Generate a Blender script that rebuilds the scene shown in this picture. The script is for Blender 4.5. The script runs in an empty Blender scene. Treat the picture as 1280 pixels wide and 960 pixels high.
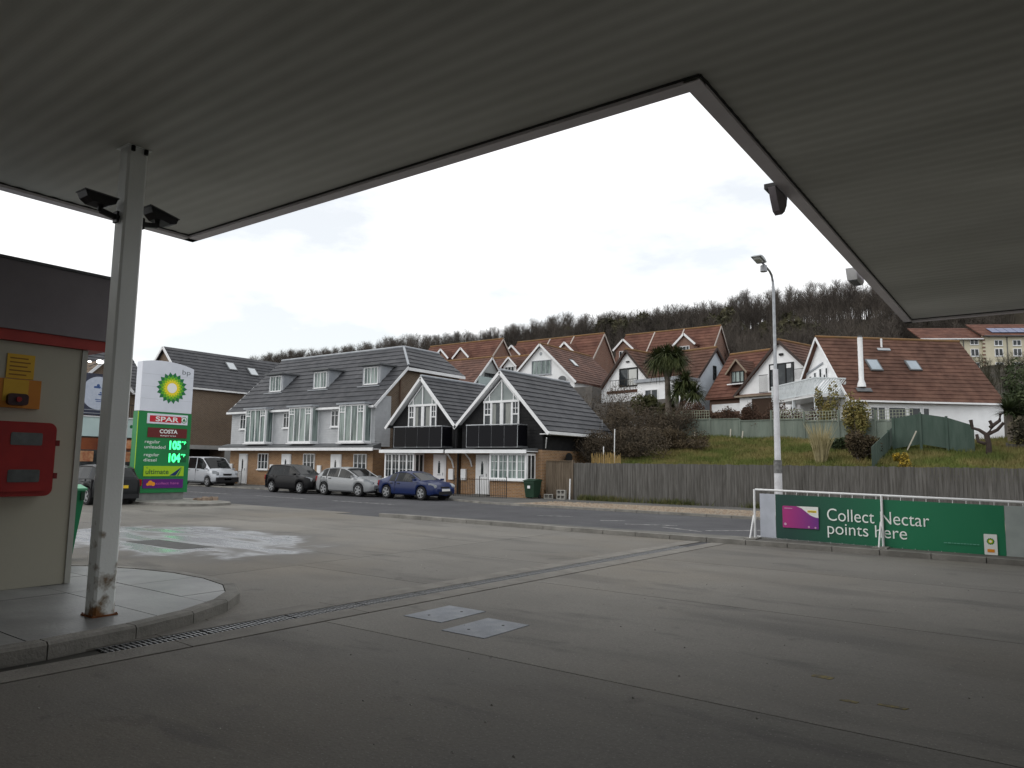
import bpy, math, random
import numpy as np
from mathutils import Vector, Matrix
random.seed(7); RNG = np.random.default_rng(7)
S = bpy.context.scene; COL = S.collection
R = math.radians

# ---------------------------------------------------------------- camera
cam_d = bpy.data.cameras.new('camera'); cam = bpy.data.objects.new('camera', cam_d); COL.objects.link(cam)
PITCH, ROLL, YAW = 0.110968, 0.015159, 0.629758
fw = Vector((-math.sin(YAW)*math.cos(PITCH), math.cos(YAW)*math.cos(PITCH), math.sin(PITCH)))
rt = Vector((math.cos(YAW), math.sin(YAW), 0)); up = rt.cross(fw)
rt2 = rt*math.cos(ROLL)+up*math.sin(ROLL); up2 = -rt*math.sin(ROLL)+up*math.cos(ROLL)
m = Matrix((rt2, up2, -fw)).transposed().to_4x4(); m.translation = Vector((0, 0, 1.7)); cam.matrix_world = m
cam_d.sensor_width = 36; cam_d.lens = 36*910/1280; cam_d.clip_start = .05; cam_d.clip_end = 3000
S.camera = cam
S.render.resolution_x, S.render.resolution_y = 1024, 768

# ---------------------------------------------------------------- sky and sun
SUN_EL, SUN_AZ = R(38), R(212)          # azimuth clockwise from +Y
W = bpy.data.worlds.new('World'); S.world = W; W.use_nodes = True
nt = W.node_tree; N = nt.nodes; Lk = nt.links; N.clear()
wo = N.new('ShaderNodeOutputWorld'); bg = N.new('ShaderNodeBackground'); bg.inputs[1].default_value = 0.1
sky = N.new('ShaderNodeTexSky'); sky.sky_type = 'NISHITA'; sky.sun_disc = False
sky.sun_elevation = SUN_EL; sky.sun_rotation = SUN_AZ; sky.air_density = 1.3; sky.dust_density = .4
tc = N.new('ShaderNodeTexCoord'); mp = N.new('ShaderNodeMapping'); mp.inputs['Scale'].default_value = (1, 1, 2.6)
nz = N.new('ShaderNodeTexNoise'); nz.inputs['Scale'].default_value = 2.3; nz.inputs['Detail'].default_value = 7; nz.inputs['Roughness'].default_value = .55
cr = N.new('ShaderNodeValToRGB'); cr.color_ramp.elements[0].position = .40; cr.color_ramp.elements[0].color = (.66,)*3+(1,)
cr.color_ramp.elements[1].position = .50; cr.color_ramp.elements[1].color = (1, 1, 1, 1)
mx = N.new('ShaderNodeMix'); mx.data_type = 'RGBA'
mx.inputs['B'].default_value = (11.2, 11.3, 11.4, 1)       # thin bright cloud deck, in the sky texture's own units
Lk.new(tc.outputs['Generated'], mp.inputs[0]); Lk.new(mp.outputs[0], nz.inputs['Vector']); Lk.new(nz.outputs[0], cr.inputs[0])
Lk.new(cr.outputs[0], mx.inputs['Factor']); Lk.new(sky.outputs[0], mx.inputs['A']); Lk.new(mx.outputs['Result'], bg.inputs[0]); Lk.new(bg.outputs[0], wo.inputs[0])
sl = bpy.data.lights.new('sun', 'SUN'); sl.energy = .9; sl.angle = R(50); sl.color = (1, .96, .9)
so = bpy.data.objects.new('sun', sl); COL.objects.link(so)
sd = Vector((math.sin(SUN_AZ)*math.cos(SUN_EL), math.cos(SUN_AZ)*math.cos(SUN_EL), math.sin(SUN_EL)))
so.rotation_euler = sd.to_track_quat('Z', 'Y').to_euler(); so.location = (0, 0, 60)
S.view_settings.view_transform = 'Standard'; S.view_settings.look = 'None'; S.view_settings.gamma = 1; S.view_settings.exposure = 0.12

# ---------------------------------------------------------------- materials
MATS = {}
def mat(name, c, rough=.7, c2=None, scale=3., bump=0., bscale=40., metal=0., emit=None, kind=None, big=.0, bigscale=.35, coat=0., spec=.25, stretch=None, ramp=(.35, .65)):
    if name in MATS: return MATS[name]
    M = bpy.data.materials.new(name); M.use_nodes = True; nt = M.node_tree; N = nt.nodes; L = nt.links
    b = N['Principled BSDF']; b.inputs['Roughness'].default_value = rough; b.inputs['Metallic'].default_value = metal
    b.inputs['Specular IOR Level'].default_value = spec; b.inputs['Coat Weight'].default_value = coat; b.inputs['Coat Roughness'].default_value = .06
    col = None
    tc = N.new('ShaderNodeTexCoord'); src = tc.outputs['Object']
    if stretch:
        mp = N.new('ShaderNodeMapping'); mp.inputs['Scale'].default_value = stretch; L.new(src, mp.inputs[0]); src = mp.outputs[0]
    c = tuple(c)+(1,)
    if kind == 'brick':
        sx = N.new('ShaderNodeSeparateXYZ'); L.new(tc.outputs['Object'], sx.inputs[0])
        ad = N.new('ShaderNodeMath'); L.new(sx.outputs[0], ad.inputs[0]); L.new(sx.outputs[1], ad.inputs[1])
        cb = N.new('ShaderNodeCombineXYZ'); L.new(ad.outputs[0], cb.inputs[0]); L.new(sx.outputs[2], cb.inputs[1])
        br = N.new('ShaderNodeTexBrick'); br.inputs['Scale'].default_value = 1; br.inputs['Brick Width'].default_value = .225; br.inputs['Row Height'].default_value = .075
        br.inputs['Mortar Size'].default_value = .008; br.inputs['Color1'].default_value = c; br.inputs['Color2'].default_value = tuple(c2)+(1,)
        br.inputs['Mortar'].default_value = (.3, .27, .23, 1); L.new(cb.outputs[0], br.inputs['Vector']); col = br.outputs['Color']
    elif c2 is not None:
        n1 = N.new('ShaderNodeTexNoise'); n1.inputs['Scale'].default_value = scale; n1.inputs['Detail'].default_value = 6; n1.inputs['Roughness'].default_value = .6; L.new(src, n1.inputs['Vector'])
        mr = N.new('ShaderNodeMapRange'); mr.inputs[1].default_value, mr.inputs[2].default_value = ramp; L.new(n1.outputs[0], mr.inputs[0])
        mx = N.new('ShaderNodeMix'); mx.data_type = 'RGBA'; mx.inputs['A'].default_value = c; mx.inputs['B'].default_value = tuple(c2)+(1,)
        L.new(mr.outputs[0], mx.inputs['Factor']); col = mx.outputs['Result']
    if col is None:
        rg = N.new('ShaderNodeRGB'); rg.outputs[0].default_value = c; col = rg.outputs[0]
    if big:
        n2 = N.new('ShaderNodeTexNoise'); n2.inputs['Scale'].default_value = bigscale; n2.inputs['Detail'].default_value = 5; L.new(src, n2.inputs['Vector'])
        mr = N.new('ShaderNodeMapRange'); mr.inputs[1].default_value, mr.inputs[2].default_value = .3, .7; mr.inputs[3].default_value, mr.inputs[4].default_value = 1-big, 1+big*.6; L.new(n2.outputs[0], mr.inputs[0])
        hv = N.new('ShaderNodeVectorMath'); hv.operation = 'SCALE'; L.new(col, hv.inputs[0]); L.new(mr.outputs[0], hv.inputs['Scale']); col = hv.outputs[0]
    L.new(col, b.inputs['Base Color'])
    if bump:
        n3 = N.new('ShaderNodeTexNoise'); n3.inputs['Scale'].default_value = bscale; n3.inputs['Detail'].default_value = 4; L.new(src, n3.inputs['Vector'])
        bp = N.new('ShaderNodeBump'); bp.inputs['Strength'].default_value = bump; bp.inputs['Distance'].default_value = .02; L.new(n3.outputs[0], bp.inputs['Height']); L.new(bp.outputs[0], b.inputs['Normal'])
    if emit:
        b.inputs['Emission Color'].default_value = tuple(emit[:3])+(1,); b.inputs['Emission Strength'].default_value = emit[3]
    MATS[name] = M; return M

white = mat('white upvc', (.82, .83, .84), .4, (.72, .73, .74), 2, big=.06)
whitewall = mat('white render', (.84, .85, .86), .85, (.72, .73, .74), 1.2, bump=.2, big=.08, ramp=(.45, .8))
glass = mat('window glass', (.02, .026, .03), .04, (.09, .10, .10), 1.6, spec=.45, ramp=(.5, .75))
curtain = mat('glass over curtains', (.27, .33, .31), .06, (.06, .085, .085), 1.0, spec=.45, stretch=(7, 7, .5), ramp=(.42, .6))
slate = mat('dark grey interlocking tile', (.042, .044, .050), .6, (.075, .076, .082), 1.6, bump=.5, bscale=9, big=.2, stretch=(1, 1, 1))
slate2 = mat('weathered grey tile', (.095, .09, .098), .6, (.14, .13, .135), 1.3, bump=.5, bscale=9, big=.2)
redtile = mat('brown red clay tile', (.078, .037, .026), .85, (.13, .068, .048), 1.6, bump=.6, bscale=7, big=.3, bigscale=.5)
redtile2 = mat('orange red clay tile', (.092, .038, .027), .85, (.145, .068, .047), 1.4, bump=.6, bscale=7, big=.25, bigscale=.5)
brick = mat('buff brown brick', (.34, .19, .085), .85, (.25, .13, .055), kind='brick', big=.15)
brick2 = mat('red brown brick', (.20, .085, .055), .85, (.15, .065, .045), kind='brick', big=.15)
brick3 = mat('dark brown brick', (.13, .085, .05), .85, (.10, .06, .036), kind='brick', big=.15)
board_grey = mat('pale grey weatherboard', (.50, .515, .53), .6, (.43, .445, .46), 2.5, big=.08)
board_black = mat('black weatherboard', (.012, .012, .013), .75, (.02, .02, .021), 3, big=.1, spec=.15)
blackmetal = mat('black painted metal', (.015, .015, .017), .4, (.03, .03, .03), 12)
darkgrey = mat('dark grey flashing', (.09, .095, .10), .5, (.13, .135, .14), 2)
leadgrey = mat('pale lead flashing', (.28, .30, .33), .5, (.36, .38, .4), 2)
smoked = mat('smoked balcony glass', (.006, .006, .008), .08, spec=.1)
concrete = mat('kerb concrete', (.17, .165, .15), .85, (.25, .24, .22), 2.5, bump=.5, bscale=30, big=.25, bigscale=1.2)
paving = mat('smooth paving slab', (.20, .205, .205), .42, (.27, .275, .27), 1.4, bump=.15, bscale=25, big=.25, bigscale=1.0)
asphalt = mat('road asphalt', (.058, .058, .063), .9, (.078, .078, .083), .6, bump=.6, bscale=60, big=.14, bigscale=.2)
pave_far = mat('pavement asphalt', (.085, .085, .082), .9, (.125, .12, .112), 1, bump=.5, bscale=40, big=.15)
roadpaint = mat('worn road paint', (.38, .38, .37), .8, (.09, .09, .09), 5, ramp=(.3, .62))
galv = mat('galvanised steel', (.42, .44, .46), .35, (.30, .31, .33), 8, metal=.6, bump=.1)
fencewood = mat('weathered grey board', (.075, .071, .064), .9, (.135, .130, .122), 2.2, bump=.5, bscale=10, stretch=(7, 7, .5), big=.2, bigscale=.6)
fencebrown = mat('brown gate board', (.11, .085, .06), .9, (.17, .135, .10), 2.2, bump=.5, bscale=10, stretch=(7, 7, .6), big=.2)
fencegreen = mat('pale green painted board', (.145, .175, .148), .85, (.19, .22, .188), 1.2, bump=.3, bscale=10, stretch=(4, 4, .6), big=.2)
fencegreen2 = mat('mid green painted board', (.05, .078, .063), .85, (.07, .10, .083), 1.2, bump=.3, bscale=10, stretch=(4, 4, .6), big=.15)
trellism = mat('trellis wood', (.34, .36, .27), .85, (.2, .22, .17), 3)
red = mat('red plastic', (.30, .016, .014), .45, (.24, .012, .012), 3, big=.15)
redband = mat('red painted band', (.38, .05, .04), .5, (.30, .04, .035), 2)
darkcab = mat('charcoal fascia sheet', (.20, .18, .195), .55, (.24, .22, .235), 1.2, big=.12)
creamwall = mat('cream cladding', (.42, .40, .32), .55, (.36, .345, .285), .8, big=.12, bigscale=.8)
yellow = mat('yellow notice', (.62, .38, .04), .6, (.52, .31, .03), 3)
orange = mat('orange board', (.42, .15, .025), .6, (.5, .2, .03), 2)
dark = mat('near black', (.01, .01, .011), .5, spec=.25)
soffitm = mat('pale profiled soffit sheet', (.66, .665, .62), .6, (.52, .525, .48), .5, big=.22, bigscale=.45, stretch=(.35, 1, 1))
lipm = mat('canopy trim', (.80, .76, .79), .5, (.72, .68, .71), 2, big=.1)
bingreen = mat('green plastic', (.02, .20, .09), .4, (.015, .16, .07), 3, big=.1)
bindark = mat('dark green bin plastic', (.015, .04, .024), .5, (.02, .05, .03), 3, big=.1)
bark = mat('grey bark', (.15, .13, .11), .9, (.09, .075, .06), 3, bump=.5)
twig = mat('bare twigs', (.095, .082, .072), .9, (.15, .132, .115), .25, big=.3, bigscale=.08)  # crest trees paler than the slope wood: haze and backlight put into the colour
soil = mat('hillside undergrowth', (.030, .026, .019), 1, (.055, .046, .032), .12, bump=1, bscale=2, big=.4, bigscale=.04)
grass = mat('rough grass', (.075, .095, .022), .95, (.16, .13, .05), .5, bump=1, bscale=9, big=.25, bigscale=.15, ramp=(.42, .68))
blade = mat('grass blades', (.10, .125, .028), .8, (.22, .175, .07), .5, big=.3, bigscale=.2, ramp=(.42, .68))
rustm = mat('rusty steel', (.26, .09, .03), .85, (.12, .05, .02), 8)
cream = mat('cream render', (.62, .58, .44), .85, (.55, .51, .39), .6)
solar = mat('solar cell', (.05, .07, .16), .15, (.07, .09, .2), 3)

# ---------------------------------------------------------------- mesh helpers
X, Y, Z = Vector((1, 0, 0)), Vector((0, 1, 0)), Vector((0, 0, 1))
class F:
    "frame: a along u, b upward, c along n (outward)"
    def __init__(s, o, u=X, n=-Y, up=Z): s.o, s.u, s.n, s.up = Vector(o), Vector(u).normalized(), Vector(n).normalized(), Vector(up).normalized()
    def p(s, a, b, c=0): return s.o+s.u*a+s.up*b+s.n*c
WF = F((0, 0, 0), X, Y)      # a=x, b=z, c=y
class MB:
    def __init__(s): s.v, s.f, s.m, s.mats = [], [], [], []
    def mi(s, M):
        if M is None: return 0
        if M not in s.mats: s.mats.append(M)
        return s.mats.index(M)
    def poly(s, pts, M=None):
        k = len(s.v); s.v += [tuple(p) for p in pts]; s.f.append(tuple(range(k, k+len(pts)))); s.m.append(s.mi(M)); return s
    def box(s, fr, a0, a1, b0, b1, c0, c1, M=None):
        k = len(s.v)
        for c in (c0, c1):
            for a, b in ((a0, b0), (a1, b0), (a1, b1), (a0, b1)): s.v.append(tuple(fr.p(a, b, c)))
        for q in ((3, 2, 1, 0), (4, 5, 6, 7), (0, 1, 5, 4), (1, 2, 6, 5), (2, 3, 7, 6), (3, 0, 4, 7)): s.f.append(tuple(k+i for i in q)); s.m.append(s.mi(M))
        return s
    def b3(s, x0, x1, y0, y1, z0, z1, M=None): return s.box(WF, x0, x1, z0, z1, y0, y1, M)
    def prism(s, fr, pts, c0, c1, M=None):
        k = len(s.v); n = len(pts)
        for c in (c0, c1):
            for a, b in pts: s.v.append(tuple(fr.p(a, b, c)))
        s.f.append(tuple(range(k+n-1, k-1, -1))); s.f.append(tuple(range(k+n, k+2*n))); s.m += [s.mi(M)]*2
        for i in range(n):
            j = (i+1) % n; s.f.append((k+i, k+j, k+n+j, k+n+i)); s.m.append(s.mi(M))
        return s
    def tube(s, pts, r, n=8, M=None, cap=True):
        pts = [Vector(p) for p in pts]; rs = r if isinstance(r, (list, tuple)) else [r]*len(pts); k = len(s.v)
        for i, p in enumerate(pts):
            d = (pts[min(i+1, len(pts)-1)]-pts[max(i-1, 0)]).normalized()
            a = d.cross(Z if abs(d.z) < .9 else X).normalized(); b = d.cross(a)
            for j in range(n):
                t = 2*math.pi*j/n; s.v.append(tuple(p+a*math.cos(t)*rs[i]+b*math.sin(t)*rs[i]))
        for i in range(len(pts)-1):
            for j in range(n):
                j2 = (j+1) % n; s.f.append((k+i*n+j, k+i*n+j2, k+(i+1)*n+j2, k+(i+1)*n+j)); s.m.append(s.mi(M))
        if cap:
            s.f.append(tuple(range(k+n-1, k-1, -1))); s.f.append(tuple(range(k+(len(pts)-1)*n, k+len(pts)*n))); s.m += [s.mi(M)]*2
        return s
    def bar(s, p0, p1, w, h, M=None):
        p0, p1 = Vector(p0), Vector(p1); d = (p1-p0); L = d.length; d.normalize()
        sx = d.cross(Z if abs(d.z) < .95 else X).normalized(); uu = sx.cross(d)
        return s.box(F(p0, d, sx, uu), 0, L, -h/2, h/2, -w/2, w/2, M)
    def build(s, name, M=None, parent=None, smooth=False, **kw):
        me = bpy.data.meshes.new(name); me.from_pydata(s.v, [], s.f)
        ms = s.mats if s.mats else [M]
        for q in ms: me.materials.append(q if q else M)
        if len(ms) > 1: me.polygons.foreach_set('material_index', s.m)
        me.update()
        if smooth:
            me.shade_smooth()
            if hasattr(me, 'set_sharp_from_angle'): me.set_sharp_from_angle(angle=R(smooth if smooth > 1 else 40))
        o = bpy.data.objects.new(name, me); COL.objects.link(o)
        if parent: o.parent = parent
        return tag(o, **kw)
def tag(o, label=None, cat=None, group=None, kind=None):
    if label: o['label'] = label
    if cat: o['category'] = cat
    if group: o['group'] = group
    if kind: o['kind'] = kind
    return o
def thing(name, label, cat, loc=(0, 0, 0), rz=0, group=None):
    o = bpy.data.objects.new(name, None); COL.objects.link(o); o.location = loc; o.rotation_euler.z = rz; o.empty_display_size = .3
    return tag(o, label, cat, group)
def copy_tree(o, loc=None, rz=None, scale=None, label=None):
    def cp(q, par):
        c = q.copy(); COL.objects.link(c)
        if par: c.parent = par
        for ch in kids.get(q.name, ()): cp(ch, c)
        return c
    kids = {}
    for q in [o]+list(o.children_recursive):
        if q.parent: kids.setdefault(q.parent.name, []).append(q)
    r = cp(o, None)
    if loc is not None: r.location = loc
    if rz is not None: r.rotation_euler.z = rz
    if scale is not None: r.scale = (scale,)*3 if not isinstance(scale, tuple) else scale
    if label: r['label'] = label
    return r
def text(body, fr, h, M, parent=None, name='lettering', width=None, c=.004, center=False, right=False, bold=0., label=None, spacing=1.):
    cu = bpy.data.curves.new(name, 'FONT'); cu.body = body; cu.size = 1; cu.offset = bold; cu.space_character = spacing
    t = bpy.data.objects.new(name, cu); COL.objects.link(t); bpy.context.view_layer.update()
    me = bpy.data.meshes.new_from_object(t.evaluated_get(bpy.context.evaluated_depsgraph_get())); bpy.data.objects.remove(t)
    n = len(me.vertices); co = np.zeros(n*3); me.vertices.foreach_get('co', co); co = co.reshape(-1, 3)
    x0, x1 = co[:, 0].min(), co[:, 0].max(); sc = h/.7; sx = sc if width is None else width/(x1-x0)
    ox = x0*sx
    if center: ox += (x1-x0)*sx/2
    if right: ox += (x1-x0)*sx
    out = [fr.p(v[0]*sx-ox, v[1]*sc, c) for v in co]
    me.vertices.foreach_set('co', np.array(out).ravel()); me.materials.clear(); me.materials.append(M); me.update(); me.name = name
    o = bpy.data.objects.new(name, me); COL.objects.link(o); o.parent = parent
    return tag(o, label)
def disc(mb, fr, a, b, r, c, n=32, M=None, sy=1): mb.poly([fr.p(a+r*math.cos(2*math.pi*i/n), b+r*sy*math.sin(2*math.pi*i/n), c) for i in range(n)], M)
def window(parent, fr, w, h, cols=2, rows=1, M=white, G=glass, fw_=.055, name='window', sill=True, bars=None, depth=.06, label=None):
    mb = MB(); t = fw_
    mb.box(fr, 0, w, 0, t, -.02, depth); mb.box(fr, 0, w, h-t, h, -.02, depth); mb.box(fr, 0, t, t, h-t, -.02, depth-.002); mb.box(fr, w-t, w, t, h-t, -.02, depth-.002)
    for i in range(1, cols):
        a = w*i/cols; mb.box(fr, a-t/2, a+t/2, t, h-t, -.02, depth-.006)
    for j in range(1, rows):
        b = h*j/rows; mb.box(fr, t, w-t, b-t/3, b+t/3, -.02, depth-.012)
    if bars: 
        for (a0, b0, a1, b1) in bars: mb.box(fr, a0, a1, b0, b1, -.02, depth-.014)
    wd = mb.build(name, M, parent, label=label)
    MB().box(fr, t*.6, w-t*.6, t*.6, h-t*.6, -.03, .012).build('pane', G, wd)
    if sill: MB().box(fr, -.06, w+.06, -.07, -.003, -.02, depth+.05).build('sill', M, wd)
    return wd
def door(parent, fr, w=.95, h=2.1, M=white, name='door'):
    d = MB(); d.box(fr, 0, w, 0, h, -.02, .05); d.build('door_frame', M, parent)
    mb = MB().box(fr, .07, w-.07, .03, h-.07, .05, .075)
    for a0 in (.16, w/2+.05):
        for b0, b1 in ((.2, .75), (1.65, 1.9)): mb.box(fr, a0, a0+w/2-.21, b0, b1, .075, .085)
    dd = mb.build(name, M, parent)
    MB().box(fr, w/2-.08, w/2+.08, 1.05, 1.75, .076, .082).build('pane', glass, dd)
    MB().box(fr, w-.2, w-.17, .95, 1.1, .07, .11).build('handle', galv, dd)
    MB().box(fr, w/2-.12, w/2+.12, .95, 1.0, .072, .09).build('letter_slot', galv, dd)
    return dd
def roof_slope(mb, e0, e1, r1, r0, n, t=.05, M=None, drop=.12):
    "stepped courses from eave (e0-e1) to ridge (r0-r1)"
    e0, e1, r1, r0 = map(Vector, (e0, e1, r1, r0)); nn = (e1-e0).cross(r0-e0)
    if nn.length < 1e-6: nn = (e1-e0).cross(r1-e0)
    nn.normalize()
    if nn.z < 0: nn = -nn
    for i in range(n):
        a, b = i/n, (i+1)/n
        l0, l1 = e0.lerp(r0, a)+nn*t, e1.lerp(r1, a)+nn*t; h0, h1 = e0.lerp(r0, b)+nn*t*.35, e1.lerp(r1, b)+nn*t*.35
        q0, q1 = e0.lerp(r0, a), e1.lerp(r1, a)
        mb.poly([l0, l1, h1, h0], M); mb.poly([q0, q1, l1, l0], M)
    d = Vector((0, 0, -drop)); mb.poly([e0+d, e1+d, r1+d, r0+d], M); mb.poly([e0+d, e1+d, e1, e0], M); mb.poly([e1+d, r1+d, r1+nn*t*.4, e1], M); mb.poly([e0+d, r0+d, r0+nn*t*.4, e0], M)
def lap(mb, fr, a0, a1, b0, b1, pitch=.15, t=.018, M=None, edge=None):
    "lapped boards; edge(b)->(a0,a1) clips"
    n = max(1, round((b1-b0)/pitch)); p = (b1-b0)/n
    for i in range(n):
        z0, z1 = b0+i*p, b0+(i+1)*p
        if edge:
            x0, x1 = edge(z0); y0, y1 = edge(z1)
        else: x0, x1, y0, y1 = a0, a1, a0, a1
        if x1-x0 < .01: continue
        if y1 < y0: y0 = y1 = (y0+y1)/2
        mb.poly([fr.p(x0, z0, t), fr.p(x1, z0, t), fr.p(y1, z1, .003), fr.p(y0, z1, .003)], M); mb.poly([fr.p(x0, z0, 0), fr.p(x1, z0, 0), fr.p(x1, z0, t), fr.p(x0, z0, t)], M)

# ================================================================ GROUND
KN_Y = [31.3, 38, 43, 50, 55, 62, 75, 90, 110, 130, 150, 160, 175, 200, 320]
KN_Z = [1.35, 2.5, 3.3, 3.35, 3.45, 4.4, 7.6, 10.3, 15, 22, 30, 32.5, 33, 31, 24]
def sst(a, b, x): t = np.clip((x-a)/(b-a), 0, 1); return t*t*(3-2*t)
def hz(x, y):
    x = np.asarray(x, float); y = np.asarray(y, float)
    z = np.interp(y, KN_Y, KN_Z) + .035*np.clip(-x-9, 0, 12)*sst(31, 43, y)*(1-sst(60, 80, y))
    zl = np.interp(y, [31, 44, 52, 62, 75, 90], [0, .1, 4, 6, 8.2, 10.5]); zl = np.where(y > 90, z, zl)
    z = z+(zl-z)*sst(-18.6, -22, x)
    zf = np.interp(y, [31, 62, 75, 90], [0, .1, 6, 10.5]); zf = np.where(y > 90, z, zf); z = z+(zf-z)*sst(-50, -54, x)
    fl = np.interp(y, [90, 110, 135, 152, 170], [10.3, 14.0, 17.9, 21, 36]); w = sst(-26, -15, x)*sst(92, 110, y)*(1-sst(172, 185, y)); z = z+(fl-z)*w
    return z+.25*np.sin(x*.9+y*.5)*sst(60, 90, y)+.06*np.sin(x*1.7)*np.sin(y*1.3)*sst(32, 35, y)
def hzf(x, y): return float(hz(x, y))
def grid(name, xs, ys, M, **kw):
    xx, yy = np.meshgrid(xs, ys); zz = hz(xx, yy); v = np.stack([xx, yy, zz], -1).reshape(-1, 3); nx = len(xs)
    f = [(j*nx+i, j*nx+i+1, (j+1)*nx+i+1, (j+1)*nx+i) for j in range(len(ys)-1) for i in range(nx-1)]
    me = bpy.data.meshes.new(name); me.from_pydata(v.tolist(), [], f); me.materials.append(M); me.shade_smooth()
    o = bpy.data.objects.new(name, me); COL.objects.link(o); return tag(o, **kw)
grid('hillside', np.concatenate([np.linspace(-420, -70, 50), np.linspace(-66, 60, 90), np.linspace(70, 300, 30)]), np.concatenate([[46, 48], np.linspace(50, 190, 70), np.linspace(200, 420, 12)]), soil, kind='structure')
grid('grass_bank', np.linspace(-23, 40, 110), np.linspace(31.32, 46.3, 36), grass, kind='structure')
MB().b3(-900, 900, -500, 900, -1.2, -.3).build('ground', soil, kind='structure')
MB().b3(-420, 80, 15.0, 31.25, -.3, -.012).build('road', asphalt, kind='structure')
MB().b3(-420, -50.5, 27.0, 62, -.3, -.008).build('side_road', asphalt, kind='structure')

def forecourt_mat(name):
    M = bpy.data.materials.new(name); M.use_nodes = True; nt = M.node_tree; N = nt.nodes; L = nt.links; b = N['Principled BSDF']
    g = N.new('ShaderNodeNewGeometry'); P = g.outputs['Position']; oi = N.new('ShaderNodeObjectInfo')
    def noise(scale, det=5, st=None, rough=.55):
        n = N.new('ShaderNodeTexNoise'); n.inputs['Scale'].default_value = scale; n.inputs['Detail'].default_value = det; n.inputs['Roughness'].default_value = rough
        if st: m_ = N.new('ShaderNodeMapping'); m_.inputs['Scale'].default_value = st; L.new(P, m_.inputs[0]); L.new(m_.outputs[0], n.inputs['Vector'])
        else: L.new(P, n.inputs['Vector'])
        return n.outputs[0]
    def mr(x, a, b_, c=0, d=1):
        m_ = N.new('ShaderNodeMapRange'); m_.interpolation_type = 'SMOOTHSTEP'; L.new(x, m_.inputs[0])
        for i, v in enumerate((a, b_, c, d)): m_.inputs[i+1].default_value = v
        return m_.outputs[0]
    def mix(f, a, b_):
        m_ = N.new('ShaderNodeMix'); m_.data_type = 'RGBA'; L.new(f, m_.inputs['Factor'])
        for k, v in (('A', a), ('B', b_)):
            if isinstance(v, tuple): m_.inputs[k].default_value = v+(1,)
            else: L.new(v, m_.inputs[k])
        return m_.outputs['Result']
    def math_(op, a, b_):
        m_ = N.new('ShaderNodeMath'); m_.operation = op
        for i, v in enumerate((a, b_)):
            if isinstance(v, (int, float)): m_.inputs[i].default_value = v
            else: L.new(v, m_.inputs[i])
        return m_.outputs[0]
    col = mix(mr(noise(.35), .3, .7), (.135, .127, .112), (.178, .168, .149))
    col = mix(math_('MULTIPLY', mr(noise(6, 6), .5, .75), .35), col, (.12, .112, .1))
    col = mix(math_('MULTIPLY', mr(noise(.55, 6, (.45, 1.5, 1)), .50, .68), .7), col, (.085, .08, .072))      # tyre and oil staining
    col = mix(math_('MULTIPLY', mr(noise(1.7, 3), .66, .74), .5), col, (.06, .056, .05))
    col = mix(math_('MULTIPLY', mr(noise(.22, 4), .45, .7), .45), col, (.16, .135, .10))
    col = mix(math_('MULTIPLY', mr(noise(3.2, 8, None, .75), .56, .70), .45), col, (.07, .066, .06))
    col = mix(math_('MULTIPLY', mr(noise(11, 3), .71, .76), .8), col, (.04, .038, .035))
    col = mix(math_('MULTIPLY', mr(noise(.8, 5, (.45, 1.7, 1), .65), .56, .70), .6), col, (.06, .057, .052))
    col = mix(math_('MULTIPLY', mr(noise(28, 6, None, .7), .45, .62), .30), col, (.085, .08, .072))
    col = mix(math_('MULTIPLY', mr(noise(55, 3), .60, .70), .55), col, (.33, .32, .29))                        # exposed aggregate
    rnd = N.new('ShaderNodeMapRange'); L.new(oi.outputs['Random'], rnd.inputs[0]); rnd.inputs[3].default_value = .85; rnd.inputs[4].default_value = 1.08
    sc = N.new('ShaderNodeVectorMath'); sc.operation = 'SCALE'; L.new(col, sc.inputs[0]); L.new(rnd.outputs[0], sc.inputs['Scale']); col = sc.outputs[0]
    # wet patch: an ellipse broken by noise
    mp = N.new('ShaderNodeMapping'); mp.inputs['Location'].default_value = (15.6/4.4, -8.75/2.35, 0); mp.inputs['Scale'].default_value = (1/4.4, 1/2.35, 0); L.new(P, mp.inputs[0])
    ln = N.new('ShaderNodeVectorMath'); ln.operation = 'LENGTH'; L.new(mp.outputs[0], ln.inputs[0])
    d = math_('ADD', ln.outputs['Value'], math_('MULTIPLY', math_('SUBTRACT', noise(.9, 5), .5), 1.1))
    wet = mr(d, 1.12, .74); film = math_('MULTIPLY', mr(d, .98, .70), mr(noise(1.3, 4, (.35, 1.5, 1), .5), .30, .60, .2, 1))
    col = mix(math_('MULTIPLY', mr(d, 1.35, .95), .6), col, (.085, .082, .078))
    col = mix(math_('MULTIPLY', film, .7), col, (.27, .29, .32)); L.new(col, b.inputs['Base Color'])  # pale blue film colour paints sky glare onto the wet patch
    L.new(mr(film, 0, 1, .8, .22), b.inputs['Roughness']); L.new(mr(film, 0, 1, .4, 1.0), b.inputs['Specular IOR Level'])
    bp = N.new('ShaderNodeBump'); bp.inputs['Distance'].default_value = .01; L.new(noise(45, 5), bp.inputs['Height']); L.new(mr(film, 0, 1, .55, .03), bp.inputs['Strength']); L.new(bp.outputs[0], b.inputs['Normal'])
    return M
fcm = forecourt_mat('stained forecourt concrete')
jointm = mat('dark joint filler', (.045, .043, .04), .9, (.07, .068, .06), 6)
fc = MB().b3(-60, 14, -14, 16.56, -.3, -.02).build('forecourt', jointm, kind='structure')
def slab(x0, x1, y0, y1, g=.007, top=0):
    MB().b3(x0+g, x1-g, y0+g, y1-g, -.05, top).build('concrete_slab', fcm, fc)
def dx(y): return (y-3.3)*.038          # the drain runs a little off square
xl = [-60, -30, -24, -19.3, -15, -10.1]; yl = [-14, -6, -2.1, 1.6, 5.35, 9.3, 12.85, 16.55]
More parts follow.
